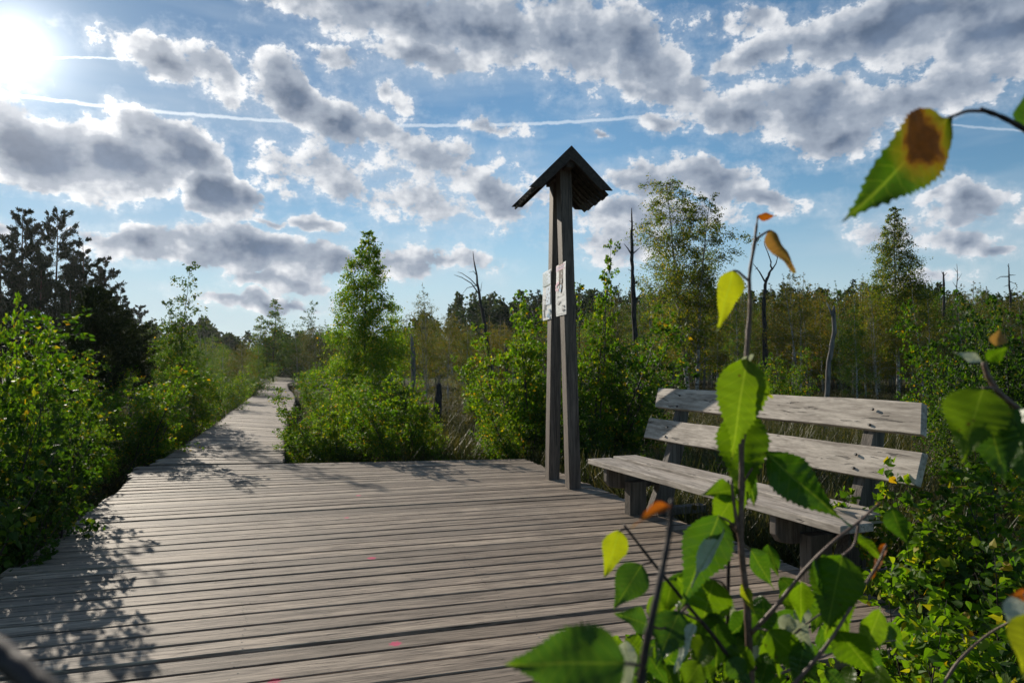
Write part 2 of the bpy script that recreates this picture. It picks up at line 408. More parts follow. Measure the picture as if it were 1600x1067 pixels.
M_twig = plain('brown_twig', (.085, .045, .030), (.19, .11, .08), 220, .55, .4, .4, .001)
M_twig_dark = plain('dark_twig', (.020, .014, .012), (.06, .04, .035), 160, .6, .3, .4, .001)
M_bark_d = plain('dark_bark', (.020, .016, .013), (.075, .062, .05), 30, .9, .1, .7, .02, (1, 1, .3))
M_bark_pine = plain('pine_bark', (.035, .022, .015), (.13, .075, .045), 14, .9, .1, .6, .03, (1, 1, .4))
M_dead = plain('dead_wood', (.07, .062, .055), (.24, .22, .20), 18, .85, .15, .6, .02, (1, 1, .15))
M_dead_dark = plain('charred_dead_wood', (.015, .013, .012), (.07, .062, .058), 18, .85, .15, .6, .02, (1, 1, .2))
def birchbark():
    m, t, out = newmat('birch_bark')
    co = t.new('ShaderNodeTexCoord').outputs['Object']
    n = t.noise(t.v('MULTIPLY', co, (1.2, 1.2, 4)), 5, 5, .65)
    n2 = t.noise(t.v('MULTIPLY', co, (1, 1, .8)), 2.1, 3, .6)
    col = t.ramp(n, [(.40, (.03, .027, .025)), (.47, (.24, .22, .20)), (.56, (.50, .48, .45)), (.8, (.62, .60, .57))])
    col = t.mix(t.mr(n2, .50, .66), col, (.05, .042, .038))
    t.l.new(bsdf(t, col, .7, .25, bump(t, n, .3, .01)), out.inputs[0])
    return m
M_birch = birchbark()

# ================================================================== leaves in bulk
def tmpl_simple():   # folded diamond, 4 triangles of a birch leaf seen small
    v = np.array([[0, 0, 0], [.36, .34, .07], [0, .42, 0], [-.36, .34, .07], [0, 1, -.06]], np.float32)
    f = np.array([[0, 1, 2], [0, 2, 3], [1, 4, 2], [2, 4, 3]])
    return v, f
def tmpl_tiny():
    v = np.array([[0, 0, 0], [.36, .38, .05], [0, 1, 0], [-.36, .38, .05]], np.float32)
    return v, np.array([[0, 1, 2, 3]])
def tmpl_mid():      # rounded base, pointed tip, folded along the midrib
    ys = [0, .10, .28, .5, .75, 1.0]; ws = [.03, .27, .40, .31, .13, .0]
    v = []; 
    for y, w_ in zip(ys, ws):
        b = -.10 * y * y
        v += [[-w_, y, b + w_ * .22], [0, y, b], [w_, y, b + w_ * .22]]
    f = []
    for i in range(5):
        a = i * 3
        f += [[a, a + 1, a + 4, a + 3], [a + 1, a + 2, a + 5, a + 4]]
    return np.array(v, np.float32), np.array(f)
def tmpl_needle():   # a tuft: three narrow crossed blades
    v = []; f = []
    for k in range(3):
        a = k * math.pi / 3; c, s_ = math.cos(a) * .16, math.sin(a) * .16
        b = len(v); v += [[-c, .1, -s_], [c, .1, s_], [c * .6, 1, s_ * .6], [-c * .6, 1, -s_ * .6]]
        f.append([b, b + 1, b + 2, b + 3])
    return np.array(v, np.float32), np.array(f)
T_S, T_T, T_M, T_N = tmpl_simple(), tmpl_tiny(), tmpl_mid(), tmpl_needle()

def scatter(mb, P, size, T, rng, along=None, droop=.5, spread=1.0):
    """place one template leaf at each point"""
    P = np.asarray(P, np.float32); N = len(P)
    if N == 0: return
    tv, tf = T
    t = rng.normal(size=(N, 3)) * spread
    if along is not None: t += np.asarray(along)
    t[:, 2] -= droop
    t /= np.linalg.norm(t, axis=1, keepdims=True) + 1e-6
    r = rng.normal(size=(N, 3)); n = np.cross(t, r); n /= np.linalg.norm(n, axis=1, keepdims=True) + 1e-6
    b = np.cross(n, t)
    sz = (size * rng.uniform(.6, 1.25, N))[:, None, None]
    V = P[:, None, :] + sz * (tv[None, :, 0, None] * b[:, None, :] + tv[None, :, 1, None] * t[:, None, :] + tv[None, :, 2, None] * n[:, None, :])
    Fc = (tf[None] + (np.arange(N) * len(tv))[:, None, None]).reshape(-1, tf.shape[1])
    uv = np.tile(tv[:, :2], (N, 1))
    mb.add(V.reshape(-1, 3), Fc, uv)

# ================================================================== the boardwalk
DA = R(-17.4)                                  # heading of the deck
U = Vector((math.sin(DA), math.cos(DA), 0)); W = Vector((math.cos(DA), -math.sin(DA), 0))
def dk(u, v, z=0.0):
    s = min(max((u - 7.4) / 3.0, 0), 1); s = s * s * (3 - 2 * s)
    u2 = u - .15 * s * (v + .055)               # the last planks fan a little
    return U * u2 + W * v + Vector((0, 0, z))
def pink(t, co, col):
    for (px, py, r) in PINK:
        p = onz(px, py)
        d = t.v('LENGTH', t.v('SUBTRACT', co, (p.x, p.y, 0)))
        d = t.m('ADD', d, t.m('MULTIPLY', t.m('SUBTRACT', t.noise(co, 60, 3, .6), .5), .05))
        col = t.mix(t.mr(d, r, r * .45, 0, .85, True), col, (.62, .035, .13))
    return col
PINK = [(618, 1004, .038), (428, 1064, .040), (581, 872, .040), (542, 809, .030), (560, 774, .035)]
M_deck = wood('deck_boards', (.41, .33, .255), (.080, .060, .046), axis_rot=math.atan2(W.y, W.x), stain=.5, paint=pink, speck=.5, st=.07)
M_beam = wood('beam_wood', (.20, .17, .145), (.07, .058, .05), axis_rot=0, stain=.5, island=False)
rnd = random.Random(5)

def plank(mb, A, B, w0, w1, z, th=.055, seed=0, chips=0):
    """board from A to B (centre line points), subdivided so that its edges wander"""
    rr = random.Random(seed)
    L = (B - A).length; t = (B - A) / L; n = Vector((-t.y, t.x, 0))
    k = max(2, int(L / .28)); top = []; e1 = e2 = 0
    chip = [(rr.uniform(.1, .9), rr.uniform(.12, .4), rr.uniform(.006, .020), rr.choice((-1, 1))) for _ in range(chips)]
    rows = []
    zt0, zt1 = rr.uniform(-.004, .004), rr.uniform(-.004, .004)
    for i in range(k + 1):
        s = i / k; e1 = e1 * .7 + rr.uniform(-.0016, .0016); e2 = e2 * .7 + rr.uniform(-.0016, .0016)
        hw = (w0 * (1 - s) + w1 * s) / 2
        c1 = sum(d for (p, l, d, sg) in chip if sg > 0 and abs(s * L - p * L) < l)
        c2 = sum(d for (p, l, d, sg) in chip if sg < 0 and abs(s * L - p * L) < l)
        P = A + t * (L * s); zz = z + zt0 * (1 - s) + zt1 * s + math.sin(s * 3 + seed) * .0012
        a = hw - e1 * .8 - c1; b = hw - e2 * .8 - c2; be = .0028
        rows.append([P - n * b + Vector((0, 0, zz - th)), P - n * b + Vector((0, 0, zz - be)), P - n * (b - be) + Vector((0, 0, zz)),
                     P + n * (a - be) + Vector((0, 0, zz)), P + n * a + Vector((0, 0, zz - be)), P + n * a + Vector((0, 0, zz - th))])
    V = [p for r_ in rows for p in r_]; Fc = []
    for i in range(k):
        for j in range(5):
            a = i * 6 + j; Fc.append((a, a + 1, a + 7, a + 6))
        Fc.append((i * 6 + 5, i * 6, i * 6 + 6, i * 6 + 11))
    Fc += [tuple(range(6))[::-1], tuple(k * 6 + j for j in range(6))]
    mb.add(V, [f[::-1] for f in Fc])

# centre line of the path beyond the platform: left and right edges read off in world metres
Ledge = [(-4.83, 9.72), (-5.45, 12.2), (-6.72, 16.7), (-9.29, 25), (-11.4, 32), (-13.6, 38.5), (-15.9, 46.0), (-17.6, 52), (-18.3, 56.0), (-17.5, 59.2), (-14.5, 60.6), (-10, 61)]
Redge = [(-3.16, 9.97), (-3.80, 12.0), (-4.95, 15.8), (-7.52, 25), (-9.65, 32), (-11.8, 38.2), (-14.1, 45.4), (-15.7, 51), (-16.4, 55.2), (-15.6, 57.3), (-13.8, 58.7), (-10, 59)]
def catmull(pts, n):
    out = []
    P = [Vector((*p, 0)) for p in pts]; P = [P[0] * 2 - P[1]] + P + [P[-1] * 2 - P[-2]]
    for i in range(1, len(P) - 2):
        for k in range(n):
            t = k / n; a, b, c, d = P[i - 1:i + 3]
            out.append(.5 * ((2 * b) + (c - a) * t + (2 * a - 5 * b + 4 * c - d) * t * t + (3 * b - a - 3 * c + d) * t ** 3))
    out.append(P[-2]); return out
LE, RE = catmull(Ledge, 24), catmull(Redge, 24)
mb = MB()
u = 2.78; i = 0; plank_rows = []
while u < 10.35:
    pw = rnd.choice((.138, .146, .154, .162, .170)); gap = rnd.choice((.016, .020, .025, .030, .038)); w_ = pw
    c = u + w_ / 2
    vl = -1.72 + rnd.uniform(-.035, .035) - (.10 if c > 9 else 0) * (c - 9); vr = 3.28 + rnd.uniform(-.02, .03)
    if c > 10.0: pass
    slope = rnd.uniform(-.0012, .0012)
    plank(mb, dk(c + slope, vl), dk(c - slope, vr), w_, w_ * (1 - .15 * (0 if c < 8.6 else 1) * .3), 0, seed=i, chips=rnd.choice((0, 0, 0, 1)))
    plank_rows.append((c, w_)); u += w_ + gap; i += 1
# path boards
for side, seg in (('path', None),):
    cl = [(a + b) / 2 for a, b in zip(LE, RE)]
    s_acc = .06; j = 0; acc = 0
    cum = [0]
    for a, b in zip(cl, cl[1:]): cum.append(cum[-1] + (b - a).length)
    tot = cum[-1]; s_ = .0
    def pt(lst, s):
        import bisect
        q = min(max(bisect.bisect(cum, s) - 1, 0), len(cum) - 2)
        f_ = (s - cum[q]) / max(cum[q + 1] - cum[q], 1e-6)
        return lst[q].lerp(lst[q + 1], f_)
    s_ = .06
    while s_ < tot - .2:
        wd = rnd.uniform(.155, .19); 
        A, B = pt(LE, s_ + wd / 2), pt(RE, s_ + wd / 2)
        t = (B - A).normalized()
        A = A - t * rnd.uniform(-.02, .035); B = B + t * rnd.uniform(-.02, .035)
        z = .012 * math.sin(s_ * .8) + .02 * math.sin(s_ * .23) * min(s_ / 5, 1)
        # boards are wedge shaped where the path bends
        dl = (pt(LE, s_ + wd) - pt(LE, s_)).length; dr = (pt(RE, s_ + wd) - pt(RE, s_)).length
        plank(mb, A + Vector((0, 0, z)), B + Vector((0, 0, z)), dl - .026, dr - .026, 0, seed=900 + j, chips=0)
        s_ += wd; j += 1
nfb = sum(len(f) for f in mb.f)
def disc(mb, p, r, n=6):
    mb.add([p + Vector((r * math.cos(k * 6.283 / n), r * math.sin(k * 6.283 / n), 0)) for k in range(n)], [tuple(range(n))])
for (cu, pw_) in plank_rows:
    for v in (-1.55, -.2, 1.2, 2.4, 3.12):
        for s_ in (-.3, .3):
            if rnd.random() < .93: disc(mb, dk(cu + s_ * pw_, v + rnd.uniform(-.02, .02), .0062), rnd.uniform(.0042, .0062))
deck = mb.obj('boardwalk', M_deck); tag(deck, kind='structure')
M_nail = plain('rusty_nail', (.012, .010, .009), (.06, .045, .035), 90, .6, .4, 0, .001)
deck.data.materials.append(M_nail)
nft = len(deck.data.polygons)
deck.data.polygons.foreach_set('material_index', [0] * nfb + [1] * (nft - nfb))
mb = MB()
for v in (-1.55, -.2, 1.2, 2.4, 3.14):
    u_ = 2.85
    while u_ < 9.6:
        P0_, P1_ = dk(u_, v, -.145), dk(min(u_ + 1.4, 9.75 if v > 0 else 10.3), v, -.145)
        mb.box((P0_ + P1_) / 2, ((P1_ - P0_).length, .09, .16), Matrix.Rotation(math.atan2((P1_ - P0_).y, (P1_ - P0_).x), 3, 'Z'))
        u_ += 1.4
    for u_ in (3.0, 5.2, 7.4, 9.4):
        mb.box(dk(u_, v, -.36), (.12, .12, .30))
for lst, sgn in ((LE, 1), (RE, -1)):
    for a in range(2, 24 * 5, 4):
        A, B = lst[a], lst[a + 4]; t = (B - A).normalized(); n = Vector((t.y, -t.x, 0)) * sgn * .12
        mb.box((A + B) / 2 + n + Vector((0, 0, -.145)), ((B - A).length, .08, .15), Matrix.Rotation(math.atan2(t.y, t.x), 3, 'Z'))
        mb.box(A + n + Vector((0, 0, -.36)), (.11, .11, .3))
beams = mb.obj('joist', M_beam, deck)

# ================================================================== bog surface
def ground_mesh():
    mb = MB(); xs = []; 
    r = [0]
    n_a = 160; rings = [0.5 * 1.085 ** k for k in range(97)]
    V = [(0, 0, GZ)]
    for k, rr_ in enumerate(rings):
        for a in range(n_a):
            th = 2 * math.pi * a / n_a; x, y = rr_ * math.sin(th), rr_ * math.cos(th)
            z = GZ + .06 * math.sin(x * 1.3 + 1.7) * math.cos(y * 1.1) + .04 * math.sin(x * 3.1 + y * 2.3) if rr_ < 200 else GZ
            V.append((x, y, z - .02))
    Fc = [(0, 1 + (a + 1) % n_a, 1 + a) for a in range(n_a)]
    for k in range(len(rings) - 1):
        for a in range(n_a):
            p = 1 + k * n_a; q = p + n_a; b = (a + 1) % n_a
            Fc.append((p + a, p + b, q + b, q + a))
    mb.add(V, Fc); return mb
gm, t, out = newmat('bog_ground')
co = t.new('ShaderNodeTexCoord').outputs['Object']
n_ = t.noise(co, 1.1, 8, .65); n2_ = t.noise(co, 14, 5, .7)
col = t.ramp(n_, [(.3, (.020, .016, .009)), (.46, (.045, .042, .016)), (.58, (.06, .065, .018)), (.75, (.10, .085, .035))])
col = t.mix(t.mr(n2_, .35, .7, 0, .7), col, (.028, .022, .012))
t.l.new(bsdf(t, col, .9, .1, bump(t, n2_, 1, .08)), out.inputs[0])
gmb = ground_mesh(); g_ = gmb.obj('ground', gm, smooth=True); tag(g_, kind='structure')

# ================================================================== roofed post pair
M_post = wood('post_wood', (.165, .130, .105), (.045, .035, .029), axis_rot='z', stain=.4, island=False)
M_roofw = wood('roof_wood', (.095, .078, .066), (.032, .026, .022), axis_rot=R(90), stain=.5, island=True)
RA = R(-11.0)
RU = Vector((math.sin(RA), math.cos(RA), 0)); RW = Vector((math.cos(RA), -math.sin(RA), 0))
pc = Vector((.545, 8.24, 0))
post = empty('roofed_sign_post', pc, 0, 'tall dark twin wooden posts under a small gabled board roof on the deck edge', 'sign post')
def loc(a, b, z):     # across, along (away), up -> relative to the posts' middle
    return RW * a + RU * b + Vector((0, 0, z))
ridge_z = 3.70
for k, (base, topo) in enumerate((((.475, 8.60), (.53, 8.56)), ((.67, 7.97), (.58, 8.02)))):
    mb = MB(); b0 = Vector((*base, 0)) - pc; b1 = Vector((*topo, 0)) - pc
    rows = []
    for z in (-.05, .6, 1.3, 2.0, 2.7, 3.54):
        s = max(z, 0) / 3.3; c = b0.lerp(b1, s)
        rows += [c + RW * a + RU * b + Vector((0, 0, z)) for a, b in ((-.065, -.095), (.065, -.095), (.065, .095), (-.065, .095))]
    Fc = [(i * 4 + j, i * 4 + (j + 1) % 4, i * 4 + 4 + (j + 1) % 4, i * 4 + 4 + j) for i in range(5) for j in range(4)] + [(3, 2, 1, 0), (20, 21, 22, 23)]
    mb.add(rows, Fc); mb.obj('post', M_post, post, bevel=.006)
# roof
sp, rise, hl = .435, .435, .47       # half span, rise, half length
roof = None
mb = MB()
sl_len = math.hypot(sp, rise)
def slope_pt(side, s, b, off):       # s along slope from ridge (0) to eave (1)
    nrm = Vector((0, 0, 0)) + RW * side * (rise / sl_len) + Vector((0, 0, sp / sl_len))
    return loc(side * sp * s, b, ridge_z - rise * s) + nrm * off
def sboard(mb, side, b0, b1, s0, s1, off0, th):
    V = [slope_pt(side, s, b, o) for o in (off0, off0 + th) for s in (s0, s1) for b in (b0, b1)]
    f = [(0, 1, 3, 2), (4, 6, 7, 5), (0, 4, 5, 1), (2, 3, 7, 6), (0, 2, 6, 4), (1, 5, 7, 3)]
    mb.add(V, f if side < 0 else [q[::-1] for q in f])
nb = 7
for side in (-1, 1):
    pitch = 2 * hl / nb
    for k in range(nb):
        b = -hl + pitch * (k + .5)
        sboard(mb, side, b - .040, b + .040, .02, 1.07 + .015 * (k % 2), -.055, .022)
    for k in range(nb + 1):
        b = -hl + pitch * k
        sboard(mb, side, max(b - .045, -hl - .01), min(b + .045, hl + .01), 0.0, .93, -.031, .022)
roof = mb.obj('roof', M_roofw, post)
for b in (-hl - .03, hl + .03):
    for side in (-1, 1):
        mb = MB()
        V = []
        for bb in (b - .018, b + .018):
            V += [loc(0, bb, ridge_z + .012), loc(side * (sp + .03), bb, ridge_z - rise - .022), loc(side * (sp - .105), bb, ridge_z - rise - .022), loc(0, bb, ridge_z - .135)]
        f = [(0, 1, 2, 3), (7, 6, 5, 4), (0, 4, 5, 1), (1, 5, 6, 2), (2, 6, 7, 3), (3, 7, 4, 0)]
        mb.add(V, f if side > 0 else [q[::-1] for q in f]); mb.obj('bargeboard', M_roofw, post, bevel=.004)
mb = MB(); mb.box(loc(0, 0, ridge_z - .16), (2 * hl - .02, .09, .10), Matrix.Rotation(math.atan2(RU.y, RU.x), 3, 'Z')); mb.obj('ridge_beam', M_roofw, post)
# posters
def paper():
    m, t, out = newmat('poster_paper')
    co = t.new('ShaderNodeTexCoord').outputs['Object']
    n = t.noise(co, 6, 4, .6)
    t.l.new(bsdf(t, t.ramp(n, [(.3, (.60, .58, .56)), (.7, (.74, .73, .71))]), .35, .5, bump(t, n, .2, .01)), out.inputs[0]); return m
M_paper = paper()
def ink(name, c): return plain(name, tuple(x * .8 for x in c), c, 40, .5, .3, 0, .001)
M_ink = ink('black_ink', (.09, .10, .11)); M_inkg = ink('green_ink', (.16, .24, .23)); M_inkb = ink('blue_ink', (.25, .42, .60))
M_inkp = ink('pink_ink', (.62, .33, .42)); M_inkv = ink('violet_ink', (.48, .34, .52)); M_inkl = ink('pale_ink', (.45, .55, .66)); M_inky = ink('gray_ink', (.33, .32, .32))
def poster(pc_, bw, bl, z0, hgt, wid, draw, label, side_c, tiltz):
    # a sheet on the path side (face towards -RW)
    root = empty('information_sheet', pc_, 0, label, 'poster')
    Rm = Matrix.Rotation(math.atan2(RU.y, RU.x) , 3, 'Z')
    def q(a, z, o):      # a: 0 far edge .. 1 near edge
        return RU * (wid * (.5 - a)) + Vector((0, 0, z + (a - .5) * tiltz)) - RW * o
    mb = MB(); nn = 8; V = []
    for o_ in (0, .003):
        for i in range(nn + 1):
            for j in range(3):
                a = j / 2; z = i / nn * hgt
                V.append(q(a, z, o_ + .004 * math.sin(z * 9 + a * 4) + .004))
    Fc = []
    n3_ = (nn + 1) * 3
    for i in range(nn):
        for j in range(2):
            a = i * 3 + j; Fc += [(a, a + 3, a + 4, a + 1), (n3_ + a, n3_ + a + 1, n3_ + a + 4, n3_ + a + 3)]
    mb.add(V, Fc)
    rr = random.Random(3 if 'pink' in label else 9)
    cells = {}
    def rect(mat, a0, a1, z0_, z1_, o=.013, skew=0):
        mbx = cells.setdefault(mat.name, (MB(), mat))[0]
        V = [q(a0, z0_ * hgt, o), q(a1, z0_ * hgt, o), q(a1 + skew, z1_ * hgt, o), q(a0 + skew, z1_ * hgt, o)]
        mbx.add(V, [(0, 1, 2, 3)[::-1]])
    def blob(mat, a, z, ra, rz, n=9):
        mbx = cells.setdefault(mat.name, (MB(), mat))[0]
        V = [q(a + ra * math.cos(k * 2 * math.pi / n) * rr.uniform(.6, 1.2), (z + rz * math.sin(k * 2 * math.pi / n) * rr.uniform(.6, 1.2)) * hgt, .0145 + rr.uniform(0, .001)) for k in range(n)]
        mbx.add(V, [tuple(range(n))[::-1]])
    draw(rect, blob, rr)
    ranges = [(len(Fc), M_paper)]
    for nm, (mbx, mat) in cells.items():
        nf = 0
        for vv, ff in zip(mbx.v, mbx.f):
            base = min(min(f) for f in ff); mb.add(vv, [tuple(k - base for k in f) for f in ff]); nf += len(ff)
        ranges.append((nf, mat))
    po = mb.obj('paper', M_paper, root)
    idx = []
    for k, (nf, mat) in enumerate(ranges):
        if k: po.data.materials.append(mat)
        idx += [k] * nf
    po.data.polygons.foreach_set('material_index', idx)
    return root
def draw1(rect, blob, rr):
    rect(M_inkl, .04, .96, .70, .985, .0125)
    for k in range(9):
        z = .955 - k * .027
        rect(M_inkg, .08, .70 if k % 3 else .55, z - .014, z)
    rect(M_ink, .78, .92, .92, .96); rect(M_inkg, .78, .92, .85, .87)
    rect(M_inkg, .05, .95, .690, .715); rect(M_inkl, .45, .95, .30, .66, .0125)
    for k in range(9): blob(M_inky, rr.uniform(.1, .9), rr.uniform(.35, .65), .07, .02)
    for k in range(5): blob(M_ink, .25 + rr.uniform(-.09, .09), .08 + k * .055, .10, .035)
    for k in range(4): blob(M_ink, .42 + rr.uniform(-.05, .05), .22 + k * .04, .05, .02)
    for k in range(8): blob(M_inkb, rr.uniform(.6, .9), rr.uniform(.03, .2), .08, .03)
    for k in range(4): blob(M_inkg, rr.uniform(.8, .92), rr.uniform(.08, .18), .05, .03)
def draw2(rect, blob, rr):
    for k in range(3): rect(M_inkv if k else M_inkp, .06, .92 - k * .07, .955 - k * .028, .97 - k * .028)
    rect(M_inkp, .05, .95, .88, .895)
    for k in range(30): blob(M_inky, rr.uniform(.1, .9), rr.uniform(.1, .85), rr.uniform(.02, .05), rr.uniform(.006, .018), 7)
    for k in range(9): blob(M_inkp, rr.uniform(.06, .32), rr.uniform(.50, .66), .08, .03)
    for k in range(6): blob(M_inkb, rr.uniform(.42, .68), rr.uniform(.47, .58), .07, .028)
    for k in range(5): blob(M_ink, rr.uniform(.5, .66), rr.uniform(.62, .72), .05, .02)
    for k in range(7): blob(M_ink, rr.uniform(.66, .86), rr.uniform(.08, .2), .06, .02)
    for k in range(6): blob(M_inky, rr.uniform(.2, .4), rr.uniform(.22, .3), .08, .02)
    for k in range(7): rect(M_inky, .12 + .1 * k, .2 + .1 * k, .36 + rr.uniform(0, .02), .375 + rr.uniform(0, .02))
    rect(M_inky, .1, .9, .03, .037)
def shp(px, py, d): 
    p = at(px, py, d); return p
for (nearpx, topy, boty, d, drawf, lab, dz) in (((862, ), 420, 498, 8.42, draw1, 'laminated sheet with grey-green text block over a pale blue picture, on the farther post', 0),
                                         ((885, ), 408, 491, 7.80, draw2, 'laminated sheet with a pink heading and scattered small drawings, on the nearer post', 0)):
    top = at(nearpx[0], topy, d); bot = at(nearpx[0], boty, d)
    hh = top.z - bot.z; wd = .42
    # centre of the sheet lies half a width farther along the post face
    c = Vector((top.x, top.y, bot.z)) + RU * wd / 2
    poster(c, 0, 0, 0, hh, wd, drawf, lab, 0, 0.0)

# ================================================================== bench
BA = R(-21.3)
Bd = Vector((-math.sin(BA), -math.cos(BA), 0))     # along the bench, towards the camera
Bp = Vector((math.cos(BA), -math.sin(BA), 0))      # away from the path
B0 = Vector((.71, 6.80, 0))
bench = empty('park_bench', B0, 0, 'long bench of pale weathered planks at the right edge of the deck', 'bench')
M_bench = wood('bench_wood', (.56, .485, .405), (.22, .18, .145), axis_rot=math.atan2(Bd.y, Bd.x), grain=.6, stain=.3, island=False, st=.12, speck=.55)
M_bleg = wood('bench_leg_wood', (.17, .14, .115), (.045, .037, .03), axis_rot='z', stain=.4, island=False)
def bb(mb, a0, a1, p0, p1, z0, z1, tilt=0.0, sub=9, wob=.004, seed=1, shift=0.0):
    """board: along a0..a1, cross section centred; (p0,z0)-(p1,z1) are the lower and upper centre of the section, thickness given by tilt"""
    rr = random.Random(seed); V = []
    d = Vector((p1 - p0, z1 - z0)); L = d.length; d /= L; n = Vector((-d.y, d.x)); th = tilt
    for i in range(sub + 1):
        s = i / sub; a = a0 + (a1 - a0) * s
        w1, w2 = rr.uniform(-wob, wob), rr.uniform(-wob, wob)
        for (e, f_) in ((-w1, -.5), (L + w2, -.5), (L + w2, .5), (-w1, .5)):
            q = Vector((p0, z0)) + d * e + n * th * f_
            sk = shift * (e / L)
            V.append(Bd * (a + sk) + Bp * q.x + Vector((0, 0, q.y)))
    Fc = [(i * 4 + j, i * 4 + 4 + j, i * 4 + 4 + (j + 1) % 4, i * 4 + (j + 1) % 4) for i in range(sub) for j in range(4)]
    Fc += [(0, 1, 2, 3), (sub * 4 + 3, sub * 4 + 2, sub * 4 + 1, sub * 4)]
    mb.add(V, Fc)
def board(name, *a, mat=None, **k):
    mb = MB(); bb(mb, *a, **k); return mb.obj(name, mat or M_bench, bench, bevel=.006)
board('seat_board', 0.0, 3.02, -.005, .235, .447, .447, tilt=.048, seed=1)
board('seat_board', .04, 2.92, .250, .490, .462, .462, tilt=.055, seed=2)
board('backrest_board', .0, 2.98, .625, .690, .640, .828, tilt=.050, seed=3)
board('backrest_board', .02, 2.93, .74, .815, .930, 1.116, tilt=.050, seed=4, shift=-.05)
def slab(name, outline, a0, a1, mat=M_bleg):
    mb = MB(); n = len(outline)
    V = [Bd * a + Bp * p + Vector((0, 0, z)) for a in (a0, a1) for p, z in outline]
    Fc = [tuple(range(n)), tuple(n + i for i in range(n))[::-1]] + [(i, n + i, n + (i + 1) % n, (i + 1) % n) for i in range(n)]
    mb.add(V, [f[::-1] for f in Fc]); return mb.obj(name, mat, bench, bevel=.006)
for a in (.36, 2.52):
    slab('leg', [(.21, 0), (.38, 0), (.38, .30), (.21, .30)], a - .05, a + .05)
    slab('seat_bracket', [(.03, .418), (.03, .30), (.07, .25), (.16, .232), (.48, .232), (.62, .26), (.62, .418)], a - .11, a - .052)
    slab('back_support', [(.42, .0), (.64, .0), (.80, .62), (.86, 1.04), (.79, 1.06), (.655, .60), (.60, .43)], a - .045, a + .045)
    slab('foot_beam', [(.44, -.0), (.95, -.0), (.95, .07), (.44, .07)], a + .052, a + .15)

M_bolt = plain('bolt_metal', (.03, .027, .025), (.10, .08, .065), 60, .5, .5, 0, .001)
for a in (.36, 2.52):
    for (p, z) in ((.642, .69), (.665, .775), (.752, .965), (.782, 1.065)):
        mb = MB(); c = Bd * (a + (.03 if z > .9 else 0)) + Bp * (p - .030) + Vector((0, 0, z))
        nrm = (Bp * -.95 + Vector((0, 0, .33))).normalized()
        mb.tube([c - nrm * .004, c + nrm * .010], [.010, .008], 8); mb.obj('bolt', M_bolt, bench)

